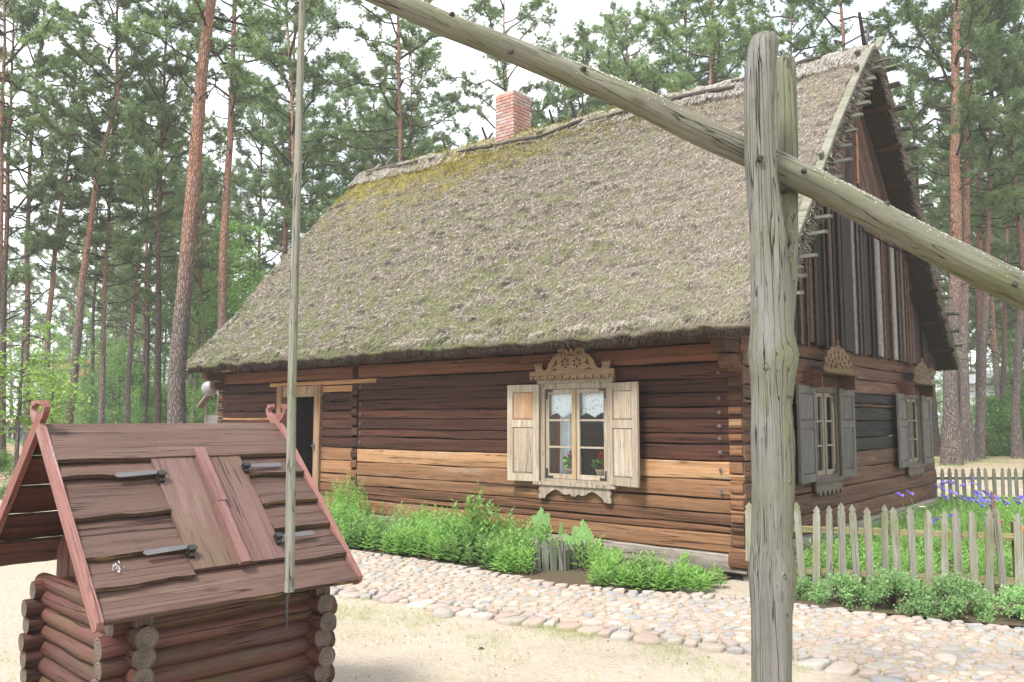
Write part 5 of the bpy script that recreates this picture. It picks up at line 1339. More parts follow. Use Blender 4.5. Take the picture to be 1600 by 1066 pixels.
tag(put('flower_bed_plants', np_mesh('bed leaves', v_, f_, M['leaf_bed'])), 'dense low lance-leaved green plants filling the bed under the long log wall', 'flower bed plants', kind='stuff')
v_, f_ = stems(b2, h2, 13, .115, .062, None, 'x', 6, lean=.6)
tag(put('broad_bed_plants', np_mesh('broad leaves', v_, f_, M['leaf_under'])), 'darker broad-leaved plants between the lance-leaved ones in the wall bed', 'flower bed plants', kind='stuff')
g = np.random.default_rng(12); n = 420; i_ = g.integers(0, len(bs), n); P = np.array(bs)[i_]+g.normal(size=(n, 3))*np.array([.05, .05, 0]); D = np.stack([g.normal(size=n)*.3, g.normal(size=n)*.3, np.ones(n)], 1); v_, f_ = blades(P, D, np.array(hs)[i_]*g.uniform(.8, 1.25, n), np.full(n, .006), g)
tag(put('dry_stalks', np_mesh('dry stalks', v_, f_, M['straw'])), 'thin dry stalks standing between the green plants of the wall bed', 'dry stalks', kind='stuff')
def clump(name, label, cat, px, py, z0, n, rad, H, nleaf, ll, lw, mat, seed, lean=.35, up=.6, Y=None, group=None):
    c = gnd(px, py) if Y is None else at(px, py, Y); c.z = z0; g = np.random.default_rng(seed)
    b = [(g.normal()*rad*.5, g.normal()*rad*.5, 0) for _ in range(n)]; h = [H*(1-.45*min(math.hypot(q[0], q[1])/rad, 1))*g.uniform(.8, 1.1) for q in b]
    t = thing(name, label, cat, c, 0, group); v, f = stems(b, h, nleaf, ll, lw, None, 'x', seed+1, lean, up); put('leaves', np_mesh('leaves', v, f, M[mat]), t)
    stalks(b, h, None, .0035, .2, seed).build('stems', M['leaf_bed'], t); return t
clump('tall_plant', 'tall bushy plant with pointed leaves in the bed left of the window', 'plant', 745, 868, 0, 44, .46, .80, 20, .15, .06, 'leaf_tall', 41, .5)
clump('tall_plant', 'tall feathery green plant growing in the bed nearest the doorway', 'plant', 540, 832, 0, 70, .42, .85, 38, .10, .020, 'leaf_bed', 43, .25)
clump('tall_plant', 'small feathery plant standing over the bed between the two taller ones', 'plant', 668, 855, 0, 26, .34, .62, 28, .10, .02, 'leaf_tall', 45, .3)
clump('tall_plant', 'slim leafy stems rising just left of the low picket enclosure', 'plant', 828, 890, 0, 6, .08, .52, 22, .055, .016, 'leaf_bed', 47, .1)
# large leaved plant
c = gnd(878, 880); t = thing('large_leaved_plant', 'plant with broad pale lobed leaves inside the low picket enclosure', 'plant', (c.x-.02, c.y+.22, .02))
g_ = random.Random(3)
for k, (az, el, ln, r) in enumerate(((.2, .9, .42, .15), (1.2, .75, .46, .15), (2.3, .8, .44, .14), (3.2, .65, .42, .17), (4.1, .7, .36, .13), (5.2, .8, .38, .13), (2.8, 1.2, .52, .12))):
    d_ = Vector((math.cos(az)*math.cos(el), math.sin(az)*math.cos(el), math.sin(el))); e = d_*ln
    m = MB(); m.tube([(0, 0, 0), e*.5+Vector((0, 0, .03)), e], [.008, .006, .004], 5, mi=0); n_ = 40; ctr = e; vs = [tuple(ctr)]
    hd = Vector((math.cos(az)*.6, -.35+math.sin(az)*.4, -.75)).normalized(); sd_ = hd.cross(Vector((0, -1, .45))).normalized()
    for q in range(n_):
        a = 2*math.pi*q/n_; rr_ = r*.86*(1+.03*math.cos(a*5)+.04*math.cos(a*15))*(1.0 if abs(a-math.pi) > .3 else .55); p = ctr+hd*(rr_*math.cos(a)+r*.35)+sd_*rr_*math.sin(a)+Vector((0, 0, .02*math.cos(a*5)-.045*math.sin(a)**2+.012*math.cos(a*15))); vs.append(tuple(p))
    m.add(vs, [(0, q+1, (q+1) % n_+1) for q in range(n_)], smooth=False); m.build('leaf', M['leaf_big'], t)
# garden greenery
g = np.random.default_rng(18); bs = []; hs = []
while len(bs) < 1500:
    x = g.uniform(2.4, 9.5); y = g.uniform(7.0, 14.3); p = Vector((x, y, 0)); q = p-HO; uu, vv = q.dot(UD), q.dot(VD)
    if uu > -.15 or (p-F0).dot(Vector((-fd.y, fd.x, 0))) < .12 or x > 2.3+.62*y: continue
    if g.random() < .25 and y > 10: continue
    bs.append((x, y, gz(x, y))); hs.append((.20+.12*nz(x*1.2, y*1.2)+.10*g.random())*(1.15 if y < 9.5 else 1.1))
v_, f_ = stems(bs, hs, 15, .12, .04, None, 'x', 5, lean=.5)
tag(put('garden_plants', np_mesh('garden leaves', v_, f_, M['leaf_bed'])), 'mixed green perennials filling the garden behind the picket fence', 'garden plants', kind='stuff')
# low round bushes along the outside of the fence
def bush(label, px, py, h, w, seed, Y=None, name='low_bush'):
    c = gnd(px, py); t = thing(name, label, 'bush', c, seed); g = np.random.default_rng(seed); n = int(5200*w*h/.12)
    cl = []
    for k in range(int(34+60*w)):
        a = g.uniform(0, 6.28); e = g.uniform(.05, 1.35); r = g.uniform(.72, 1.05); cl.append((math.cos(a)*math.cos(e)*w*r, math.sin(a)*math.cos(e)*w*.75*r, math.sin(e)*h*r*.92))
    cl = np.array(cl); i = g.integers(0, len(cl), n); P = cl[i]+g.normal(size=(n, 3))*.026; P[:, 2] = np.abs(P[:, 2])
    D = g.normal(size=(n, 3))+np.array([0, 0, .6])+unit(P)*.8; v, f = leaves(P, D, g.normal(size=(n, 3)), g.uniform(.016, .032, n), g.uniform(.012, .02, n)); put('foliage', np_mesh('foliage', v, f, M['leaf_bush']), t)
    m = MB()
    for q in cl[::2]: m.tube([(0, 0, 0), Vector(q)*.5+Vector((0, 0, .03)), q], [.006, .004, .002], 3, cap=False)
    m.build('stems', M['bark_dark'], t); return t
for a in (('low spreading bush at the foot of the fence nearest the forked post', 1250, 935, .17, .16, 1), ('low fine leaved bush, second from the forked post along the fence', 1318, 945, .24, .30, 2), ('tallest of the fine leaved bushes, rising against the fence pickets', 1398, 953, .36, .25, 3),
          ('small round bush filling the foot between the tallest and the broad one', 1436, 962, .14, .17, 4), ('broad fine leaved bush below the brown fence post', 1497, 962, .30, .33, 5), ('fine leaved bush at the right end of the fence in view', 1590, 968, .24, .30, 6)): bush(*a)
# irises
def iris(label, px, py, n, rad, H, seed, cat='irises', Y=None):
    c = gnd(px, py, 0) if Y is None else Vector(((px-800)/1296*Y, Y, 0)); g = np.random.default_rng(seed); t = thing('iris_clump', label, cat, c, seed)
    b = g.normal(size=(n*5, 3))*rad*.5; b[:, 2] = 0; D = np.stack([g.normal(size=n*5)*.18, g.normal(size=n*5)*.18, np.ones(n*5)], 1); v, f = blades(b, D, g.uniform(.6, 1, n*5)*H*.85, np.full(n*5, .022), g); put('blades', np_mesh('blades', v, f, M['leaf_bed']), t)
    m = MB()
    for k in range(n):
        p = b[k]; e = Vector((p[0]*1.3, p[1]*1.3, H*g.uniform(.82, 1.08))); m.tube([tuple(p), tuple(e)], [.004, .003], 4); P = np.repeat([tuple(e)], 9, 0)+g.normal(size=(9, 3))*.008; a = np.arange(9)*2.09; D = np.stack([np.cos(a), np.sin(a), np.where(np.arange(9) % 3 == 0, 1.2, -.15)], 1)
        v, f = leaves(P, D, D*np.array([-.3, -.3, 0])+np.array([0, 0, 1]), np.full(9, .062), np.full(9, .045)); put('flower', np_mesh('flower', v, f, M['iris']), t)
    m.build('stems', M['leaf_bed'], t); return t
iris('large clump of purple irises behind the middle of the near fence', 1520, 0, 24, .42, .66, 3, Y=10.2)
iris('small purple iris clump left of the large one, lower down', 1468, 0, 4, .14, .48, 5, Y=9.6)
iris('purple irises standing against the back fence by the house corner', 1482, 0, 5, .30, .52, 7, Y=14.1)
iris('purple irises in front of the back fence, right of the corner ones', 1517, 0, 3, .12, .58, 9, Y=14.1)
iris('few blue irises low behind the right end of the near fence', 1596, 0, 3, .12, .35, 11, Y=8.7)
def tulip(label, px, Y, H, mat, seed):
    c = Vector(((px-800)/1296*Y, Y, 0)); t = thing('poppy_flower', label, 'flower', c); m = MB(); m.tube([(0, 0, 0), (.01, 0, H)], [.004, .003], 5); m.build('stem', M['leaf_bed'], t)
    m = MB(); m.lathe([(0, H-.01), (.03, H), (.045, H+.03), (.042, H+.055), (.05, H+.075)], 9); m.lathe([(.012, H+.02), (.02, H+.05), (0, H+.055)], 7); m.build('petals', M[mat], t)
    g = np.random.default_rng(seed); D = np.stack([g.normal(size=6), g.normal(size=6), np.full(6, 1.4)], 1); v, f = leaves(np.zeros((6, 3)), D, g.normal(size=(6, 3)), np.full(6, .22), np.full(6, .035)); put('leaf', np_mesh('leaf', v, f, M['leaf_bed']), t)
tulip('red flower by the thin pinkish stake in the garden', 1550, 9.2, .42, 'red_petal', 1)
tulip('orange flower near the right edge, upper of the pair', 1594, 9.0, .38, 'orange_petal', 2); tulip('orange flower near the right edge, lower of the pair', 1597, 8.6, .22, 'orange_petal', 3)
c = Vector(((1544-800)/1296*9.5, 9.5, 0)); m = MB(); m.tube([(0, 0, -.05), (.005, 0, .78)], [.022, .018], 7, rough=.1); tag(m.build('garden_stake', M['well_pink'], None, c), 'thin pinkish wooden stake among the irises', 'stake')
c = Vector(((1435-800)/1296*10.4, 10.4, 0)); t = thing('yellow_flower', 'single pale yellow flower among the leaves beside the gable', 'flower', c); m = MB(); m.tube([(0, 0, 0), (0, 0, .5)], [.004, .003], 5); m.build('stem', M['leaf_bed'], t)
g = np.random.default_rng(2); nt = NT('yellow petals'); M['yel'] = nt.done((.8, .75, .35), .7); a = np.arange(9)*.7; v, f = leaves(np.tile([0, 0, .5], (9, 1)), np.stack([np.cos(a), np.sin(a), np.full(9, .4)], 1), np.tile([0, 0, 1.], (9, 1)), np.full(9, .06), np.full(9, .035)); put('petals', np_mesh('petals', v, f, M['yel']), t)

# sparse grass on the sand
g = np.random.default_rng(77); P = []
def add_grass(n, xf, yf, keep, clumpn=9, spread=.035):
    k = 0
    while k < n:
        x, y = xf(), yf()
        if not keep(x, y): continue
        k += 1; c_ = g.integers(3, clumpn)
        for q in range(c_): P.append((x+g.normal()*spread, y+g.normal()*spread, gz(x, y)))
def onpath(x, y): return yat(LO, x)+.05 < y < yat(UP, x) and -4.8 < x < 6.2
add_grass(1500, lambda: g.uniform(-3.5, 3), lambda: g.uniform(2.6, 8.6), lambda x, y: (not onpath(x, y)) and y < yat(LO, x) and g.random() < math.exp(-(yat(LO, x)-y)*1.8)*1.2*max(0, .25+nz(x*1.8, y*1.8)*1.8))
add_grass(900, lambda: g.uniform(-3.5, 3), lambda: g.uniform(2.6, 8.0), lambda x, y: y < yat(LO, x) and g.random() < .55*max(0, nz(x*2.2+4, y*2.2)*2.2))
add_grass(900, lambda: g.uniform(-9, 0), lambda: g.uniform(8.5, 22), lambda x, y: (y > yat(UP, x)+.1 if x > -5.2 else True) and g.random() < max(0, nz(x*.7+4, y*.7)*2.2) and (Vector((x, y, 0))-HO).dot(VD) < -.3)
add_grass(1800, lambda: g.uniform(6.8, 18), lambda: g.uniform(14.8, 26), lambda x, y: g.random() < .35+max(0, nz(x*.5, y*.5)*1.5), 12, .08)
P = np.array(P); n = len(P); D = np.stack([g.normal(size=n)*.7, g.normal(size=n)*.7, np.ones(n)], 1); far_ = 1+np.clip((P[:, 1]-8)/10, 0, 1.5)
v_, f_ = blades(P, D, g.uniform(.015, .055, n)*far_, .0035*far_, g)
tag(put('sparse_grass', np_mesh('grass', v_, f_, M['grass'])), 'thin patches of short grass on the trodden sand', 'grass', kind='stuff')
# twigs, pebbles and bits on the sand
g = random.Random(8); m = MB()
for k in range(700):
    x, y = g.uniform(-2.5, 2.6), g.uniform(2.8, 7.6)
    if nz(x*1.2, y*1.2, 3) < -.05 and g.random() < .8: continue
    if onpath(x, y) or y > yat(LO, x)-.03: continue
    a = g.uniform(0, 6.28); l_ = g.uniform(.003, .008)
    if g.random() < .55: m.tube([(x, y, .004), (x+math.cos(a)*l_*4, y+math.sin(a)*l_*4, .008)], [.0015, .001], 3)
    else: m.lathe([(0, .006), (l_*.8, .004), (l_, -.003)], 6, M=Matrix.Translation((x, y, 0)))
nt = NT('dry litter'); M['litter'] = nt.done(nt.palette(nt.isl(), [(.12, .08, .05), (.25, .18, .12), (.33, .27, .2)]), .95, .1)
tag(m.build('sand_litter', M['litter']), 'scattered twigs and pebbles on the sand', 'litter', kind='stuff')
g = random.Random(4)
for (px, py, r, lb) in ((752, 1014, .022, 'small dark pebble lying alone on the open sand'), (692, 960, .10, 'low half buried boulder at the sandy edge of the path')):
    c = gnd(px, py); m = MB(); m.lathe([(0, r*.55), (r*.6, r*.45), (r, .08*r), (r*1.05, -r*.3)], 9); tag(m.build('pebble', M['stick'] if r < .05 else M['cobble'], None, c), lb, 'stone')

# ================================================================== CURTAINS, POTS, INDOOR THINGS
def wloc(u, v, z): return W(u, v, z)
def sheet(name, label, u0, u1, v, ztop, zbot, mat, waves=6, amp=.012, zig=0, cat='curtain', face='front', group=None):
    m = MB(); n = 48; vs = []
    for i in range(n+1):
        a = u0+(u1-u0)*i/n; zb = zbot
        if zig: q = abs(((i/n*zig) % 1)-.5)*2; zb = zbot+.055*(1-q)
        for k in range(4):
            z = ztop+(zb-ztop)*k/3; d_ = amp*math.sin(i/n*waves*6.28+nz(k*.4)*1.5)
            vs.append((-(a-u0), d_, z-ztop) if face == 'front' else (a-u0, d_, z-ztop))
    m.add(vs, [(i*4+k, (i+1)*4+k, (i+1)*4+k+1, i*4+k+1) for i in range(n) for k in range(3)], smooth=True)
    return tag(m.build(name, M[mat], None, W(u0, v, ztop) if face == 'front' else W(v, u0, ztop), (0, 0, -YAW if face == 'front' else -YAW+math.pi/2)), label, cat, group)
sheet('lace_curtain', 'white lace valance across the top of the front window', 1.64, 2.54, .055, 1.96, 1.62, 'lace', 5, .006, 4)
sheet('white_curtain', 'long white curtain hanging in the left half of the front window', 2.20, 2.47, .185, 1.92, .90, 'white_cloth', 4, .016)
def geranium(label, u, v, z, sc_=1., face='front'):
    c = W(u, v, z); t = thing('potted_geranium', label, 'potted plant', c, 0)
    m = MB(); m.lathe([(0, 0), (.052*sc_, 0), (.068*sc_, .085*sc_), (.075*sc_, .088*sc_), (.075*sc_, .108*sc_), (.066*sc_, .108*sc_), (.062*sc_, .09*sc_)], 18); m.lathe([(.064*sc_, .09*sc_), (0, .095*sc_)], 14, 0); m.build('pot', M['terracotta'], t)
    g = np.random.default_rng(int(u*100)); n = 60; a = g.uniform(0, 6.28, n); r = g.uniform(.02, .085, n)*sc_; P = np.stack([np.cos(a)*r, np.sin(a)*r, .10*sc_+g.uniform(.01, .10, n)*sc_], 1)
    v_, f_ = leaves(P, np.stack([np.cos(a), np.sin(a), g.uniform(-.2, .8, n)], 1), g.normal(size=(n, 3))*.4+np.array([0, -.3, 1]), np.full(n, .05*sc_), np.full(n, .052*sc_)); put('leaves', np_mesh('leaves', v_, f_, M['leaf_bed']), t)
    n = 70; d_ = unit(g.normal(size=(n, 3))); P = np.array([0, 0, .245*sc_])+d_*np.array([.038, .038, .032])*sc_; v_, f_ = leaves(P, g.normal(size=(n, 3)), d_, np.full(n, .022*sc_), np.full(n, .02*sc_), wide=.5); put('flower_head', np_mesh('flower', v_, f_, M['red_petal']), t)
    m = MB(); m.tube([(0, 0, .1*sc_), (.005, 0, .24*sc_)], [.004, .003], 5); m.build('stem', M['leaf_bed'], t)
geranium('red geranium in a beige pot in the left half of the front window', 2.24, .115, .895, 1.15); geranium('red geranium in a beige pot in the right half of the front window', 1.80, .115, .895, 1.15)
MB().box(-.46, .46, -.04, .16, -.03, 0).build('inner_sill', M['pale_wood'], house, Hl(wc, .075, .895))
for vc in (2.31, 6.31): MB().box(-.46, .46, -.04, .16, -.03, 0).build('inner_sill', M['frame_grey'], house, Hl(.075, vc, .915), (0, 0, math.pi/2))
for (v, lb) in ((2.13, 'red flower pot in the left half of the nearer gable window'), (2.50, 'red flower pot in the right half of the nearer gable window')):
    c = W(.12, v, .915); t = thing('red_flower_pot', lb, 'potted plant', c); m = MB(); m.lathe([(0, 0), (.05, 0), (.07, .10), (.072, .12), (.06, .12)], 14); m.build('pot', M['terracotta'], t)
    g = np.random.default_rng(int(v*10)); n = 80; d_ = unit(g.normal(size=(n, 3))); P = np.array([0, 0, .26])+d_*np.array([.08, .08, .05]); v_, f_ = leaves(P, g.normal(size=(n, 3)), d_, np.full(n, .035), np.full(n, .03)); put('flowers', np_mesh('fl', v_, f_, M['red_petal']), t)
    n = 40; a = g.uniform(0, 6.28, n); v_, f_ = leaves(np.stack([np.cos(a)*.03, np.sin(a)*.03, g.uniform(.12, .2, n)], 1), np.stack([np.cos(a), np.sin(a), np.full(n, .4)], 1), np.tile([0, 0, 1.], (n, 1)), np.full(n, .06), np.full(n, .05)); put('leaves', np_mesh('lv', v_, f_, M['leaf_bed']), t)
nt = NT('rust curtain'); M['rust'] = nt.done((.28, .09, .05), .9)
for vc, nm_ in ((2.31, 'nearer'), (6.31, 'farther')):
    sheet('rust_curtain', 'rust coloured curtain at the side of the %s gable window' % nm_, vc+.08, vc+.36, .20, 1.92, .93, 'rust', 4, .02, face='gable')
sheet('rust_curtain', 'rust coloured curtain at the left edge of the front window', 2.42, 2.56, .19, 1.95, .9, 'rust', 2, .02)

# ================================================================== FOREST
PINES = [  # label, stem points in the photo from the ground up, width px, distance, height, crown base, variant, bark
 ('largest pine, grey below and orange above, just left of the thatched roof', [(276, 690), (277, 596), (287, 450), (304, 281), (307, 214), (315, 112), (329, 0)], 30, 18, 19, 9.4, 0, 'bark_pine'),
 ('straight orange pine rising behind the left slope of the thatched roof', [(347, 560), (347, 500), (349, 394), (356, 281), (363, 112), (367, 0)], 17, 25, 20, 11, 3, 'bark_pine'),
 ('slender pine standing where the left roof slope meets the hanging pole', [(443, 480), (445, 394), (450, 281), (457, 140), (461, 56)], 11, 34, 21, 8, 1, 'bark_dark'),
 ('orange pine with forked branches rising behind the roof left of the chimney', [(626, 250), (624, 130), (621, 0)], 13, 26, 18, 9.6, 4, 'bark_pine'),
 ('pine with drooping tufts directly behind the brick chimney', [(793, 200), (791, 130), (788, 40)], 9, 30, 19, 9, 1, 'bark_pine'),
 ('pale distant pine between the chimney and the forked post', [(965, 200), (962, 100), (960, 20)], 6, 48, 24, 15, 5, 'bark_pine'),
 ('pine whose dark crown hangs above the ridge left of the forked post', [(1110, 140), (1112, 60), (1114, 0)], 11, 24, 17, 8.6, 2, 'bark_pine'),
 ('thin pine right behind the forked post top', [(1236, 130), (1236, 60), (1238, 0)], 8, 30, 21, 9.8, 5, 'bark_pine'),
 ('orange pine stem seen just above the peak end of the ridge', [(1318, 100), (1317, 50), (1313, 0)], 12, 26, 20, 11, 1, 'bark_pine'),
 ('thick pine with flared foot behind the far end of the gable', [(1487, 724), (1484, 640), (1485, 580), (1495, 440), (1492, 260), (1494, 90), (1496, 0)], 23, 22, 19, 7.5, 3, 'bark_pine'),
 ('tall pine, second right of the gable, close beside the thick one', [(1516, 725), (1508, 640), (1506, 560), (1510, 380), (1510, 200), (1512, 0)], 14, 24, 21, 9, 0, 'bark_pine'),
 ('pine leaning right, third right of the gable', [(1529, 722), (1533, 640), (1536, 540), (1542, 440), (1545, 320), (1548, 250)], 13, 25, 15, 7, 5, 'bark_pine'),
 ('pine leaning left at the right edge of the picture', [(1590, 716), (1586, 640), (1590, 560), (1600, 440), (1590, 330), (1575, 200)], 13, 25, 17, 7, 2, 'bark_pine'),
 ('reddish pine with slight bend, far right behind the beam', [(1563, 700), (1566, 620), (1569, 560), (1572, 440), (1576, 300)], 9, 33, 17, 6.5, 4, 'bark_pine'),
 ('dark pine stem at the left border of the picture', [(3, 700), (4, 600), (6, 480)], 11, 26, 16, 5.5, 0, 'bark_dark'),
 ('reddish stem cut by the upper left corner', [(-6, 560), (0, 400), (3, 200), (7, 0)], 10, 22, 18, 9.5, 4, 'bark_pine'),
 ('pine at far left with a straight reddish upper stem', [(42, 690), (42, 590), (42, 394), (48, 225), (56, 157)], 11, 27, 17, 7, 1, 'bark_pine'),
 ('pine at left leaning right with orange middle stem', [(72, 690), (75, 506), (93, 338), (115, 202)], 11, 27, 14.5, 6.5, 2, 'bark_pine'),
 ('forked pine leaning right, left of the largest pine', [(104, 690), (115, 596), (129, 439), (149, 292), (183, 146), (183, 45)], 15, 24, 15, 8, 3, 'bark_pine'),
 ('straight dark narrow pine just left of the largest pine', [(246, 690), (247, 596), (247, 450), (250, 281), (256, 152)], 11, 25, 17, 6.5, 5, 'bark_dark'),
 ('slim pine halfway between the forked pine and the dark narrow one', [(157, 690), (160, 596), (163, 461), (171, 315)], 10, 28, 14, 6, 0, 'bark_pine'),
 ('short orange pine left of the dark narrow one', [(198, 690), (200, 596), (211, 444), (219, 377)], 10, 30, 13, 6, 4, 'bark_pine'),
 ('thin pine partly hidden behind the slim one on the left', [(138, 690), (143, 600), (146, 500)], 7, 38, 15, 6, 1, 'bark_dark'),
 ('reddish double-looking pine left of the small brown hut', [(218, 690), (222, 610), (226, 540), (228, 430)], 8, 36, 16, 6, 3, 'bark_pine'),
]
for i, (lb, path_, w, Y, H, hc, var, bk) in enumerate(PINES): pine_px(lb, path_, w, Y, H, hc, var, bk, sc_=(1.0 if path_[0][0] < 300 else 1.15))
rf = random.Random(99)
placed = [((at(p[1][0][0], 660, p[3])).x, p[3]) for p in PINES]
def scatter(n, azr, dr, label, group, hr, hcf, scr, keep=lambda x, y: True, mind=1.7):
    k = 0; tr_ = 0
    while k < n and tr_ < 9000:
        tr_ += 1; az = rf.uniform(*azr); d_ = math.sqrt(rf.uniform(dr[0]**2, dr[1]**2)); x, y = az/1296*d_, d_
        if any((x-a)**2+(y-b)**2 < mind**2 for a, b in placed) or not keep(x, y): continue
        q = Vector((x, y, 0))-HO; uu, vv = q.dot(UD), q.dot(VD)
        if -4 < uu < LEN+3 and -1 < vv < WID+3: continue
        placed.append((x, y)); k += 1; H = rf.uniform(*hr); lean = rf.gauss(0, .035); bend = rf.gauss(0, .25)
        pts = [Vector((lean*h+bend*math.sin(h/H*3), rf.gauss(0, .02)*h*.2, h)) for h in (0, H*.25, H*.5, H*.75, H)]
        rb_ = rf.uniform(.09, .16); hc_ = H*hcf*rf.uniform(.8, 1.15); vr = rf.randint(0, 5); bk_ = rf.choice(('bark_pine', 'bark_pine', 'bark_dark')); lb_ = ('thick' if rb_ > .135 else 'thin')+(' orange stemmed ' if bk_ == 'bark_pine' else ' dark stemmed ')+label
        pine(lb_, Vector((x, y, gz(x, y)-.05)), pts, rb_, H, hc_, vr, bk_, scr*rf.uniform(.85, 1.2), group)
scatter(18, (-860, -420), (30, 62), 'pine in the crowded wood left of the house', 'pines in the wood left of the house', (12, 17), .34, 1.0, keep=lambda x, y: 800+1296*x/y > 66)
scatter(32, (-420, 420), (30, 60), 'pine standing in the wood behind the thatched roof', 'pines behind the thatched roof', (15, 20), .40, 1.35)
scatter(24, (640, 900), (28, 60), 'pine in the wood right of the gable', 'pines in the wood right of the gable', (13, 19), .36, 1.05)
scatter(18, (-900, 900), (62, 100), 'far pine beyond the nearer wood', 'far pines beyond the nearer wood', (12, 17), .3, 1.3, mind=2.6)
bn = [0]
def broad(v, x, y, s, label, group=None, name='birch_tree', cat='tree', sz=1.):
    bn[0] += 1; t = thing(name, label, cat, (x, y, gz(x, y)-.03), bn[0]*1.3, group); t.scale = (s, s, s*sz); bm_, lm_ = BV[v]; H = (8, 5, 3.6, 2.2, 3.9)[v]
    if v != 3: MB().tube([(0, 0, 0), (.05, .02, H*.5), (0, 0, H*.95)], [.05, .035, .01], 8).build('trunk', M['bark_birch'], t)
    put('twigs', bm_, t); put('leaves', lm_, t); return t
def bx(px, Y): return (px-800)/1296*Y
broad(0, bx(372, 33), 33, 1.25, 'pale green birch between the orange pine and the roof slope'); broad(0, bx(320, 38), 38, 1.1, 'pale green birch behind the largest pine'); broad(0, bx(410, 42), 42, 1.1, 'birch whose pale crown shows above the low left end of the thatch')
broad(4, bx(28, 17), 17, 1.0, 'yellow green maple sapling with thin stem at the left edge', name='maple_sapling', cat='sapling')
broad(4, bx(78, 22), 22, .95, 'yellow green sapling behind the left end of the well roof', name='maple_sapling', cat='sapling')
broad(1, bx(330, 30), 30, .75, 'leafy young tree behind the far left corner of the house', name='young_tree')
for k, (px_, Y_, s_) in enumerate(((130, 46, 1.0), (215, 52, 1.1), (60, 50, .95), (1590, 45, .9), (1460, 60, 1.0), (300, 58, 1.2), (395, 55, 1.2))): broad(0, bx(px_, Y_), Y_, s_, 'pale green birch deep in the wood among the pine stems', 'pale birches deep in the wood')
gl_ = 'leafy bushes and young trees in the left wood'; gr_ = 'leafy bushes in the right wood'
for k in range(34):
    Y = rf.uniform(32, 62); px = rf.uniform(-40, 470)
    while px < 125 or 283 < px < 330: px = rf.uniform(125, 470)
    vv_ = rf.choice((1, 1, 3, 1)); broad(vv_, bx(px, Y), Y, rf.uniform(.5, 1.05), ('low leafy bush' if vv_ == 3 else 'leafy young tree')+' among the pine stems at left', gl_, 'undergrowth_tree', 'young tree')
for k in range(20):
    Y = rf.uniform(36, 60); px = rf.uniform(1520, 1660); vv_ = rf.choice((1, 3, 3)); broad(vv_, bx(px, Y), Y, rf.uniform(.5, .95), ('low leafy bush' if vv_ == 3 else 'leafy young tree')+' among the pine stems at right', gr_, 'undergrowth_tree', 'young tree')
for k, (px, Y, s, lb) in enumerate(((1566, 28, .95, 'bright green bush at the top of the bank right of the thin post'), (1600, 27, 1.15, 'bright green bush cut by the right edge above the bank'), (1541, 36, .7, 'small bush behind the leaning pines at right'))): broad(3, bx(px, Y), Y, s, lb, name='green_bush', cat='bush')
broad(3, bx(-6, 17), 17, .45, 'low green bush on the ground at the left edge', name='green_bush', cat='bush')
for k in range(16):
    Y = rf.uniform(80, 118); px = rf.uniform(-60, 1660)
    broad(1, bx(px, Y), Y, rf.uniform(1.0, 1.8), 'hazy leafy tree at the far edge of the wood', 'hazy trees at the far edge of the wood', 'far_tree', 'tree')
# forest floor growth
g = np.random.default_rng(55); P = []
for k in range(9000):
    Y = g.uniform(24, 60); x = g.uniform(-.72, .72)*Y
    if nz(x*.15, Y*.15, 4) > -.02 and not (300 < 800+1296*x/Y < 1440): P.append((x, Y, gz(x, Y)))
P = np.array(P); P = np.repeat(P, 4, 0)+g.normal(size=(len(P)*4, 3))*np.array([.3, .3, 0]); n = len(P)
v_, f_ = leaves(P+np.array([0, 0, .06]), np.stack([g.normal(size=n), g.normal(size=n), g.uniform(.2, 1.2, n)], 1), g.normal(size=(n, 3))+np.array([0, 0, 1]), g.uniform(.12, .3, n), g.uniform(.08, .15, n))
tag(put('forest_floor_plants', np_mesh('floor plants', v_, f_, M['leaf_under'])), 'low green growth on the forest floor', 'ground cover', kind='stuff')

# ================================================================== BACKGROUND THINGS
def far_house(label, px0, px1, Y, h, rh, wall, roofm, nwin, rows, name='far_building', rot=0.):
    x0, x1 = bx(px0, Y), bx(px1, Y); w = x1-x0; t = thing(name, label, 'building', ((x0+x1)/2, Y, gz(x0, Y)), rot); d_ = w*.6
    MB().box(-w/2, w/2, 0, d_, 0, h).build('wall', M[wall], t)
    m = MB(); m.prism([(-w/2-.4, h), (w/2+.4, h), (w/2-w*.1, h+rh), (-w/2+w*.1, h+rh)], -.4, d_+.4); m.build('roof', M[roofm], t)
    for r_ in range(rows):
        for k in range(nwin):
            c = -w/2+w*(k+.5)/nwin; z = 1.0+r_*2.8; f = MB().box(c-.62, c+.62, -.05, .02, z-.06, z+1.36).build('window', M['plaster'], t); MB().box(c-.52, c+.52, -.056, -.051, z+.02, z+1.28).build('pane', M['win_dark'], f)
far_house('long white building behind the trees at left', 66, 175, 92, 5.6, 2.2, 'plaster', 'roof_red', 6, 2)
far_house('low pale building behind the trees left of the brown hut', 180, 262, 105, 3.4, 1.6, 'plaster', 'roof_grey', 5, 1)
far_house('grey white building behind the bushes at the right edge', 1545, 1680, 62, 4.6, .8, 'plaster2', 'roof_grey', 6, 1)
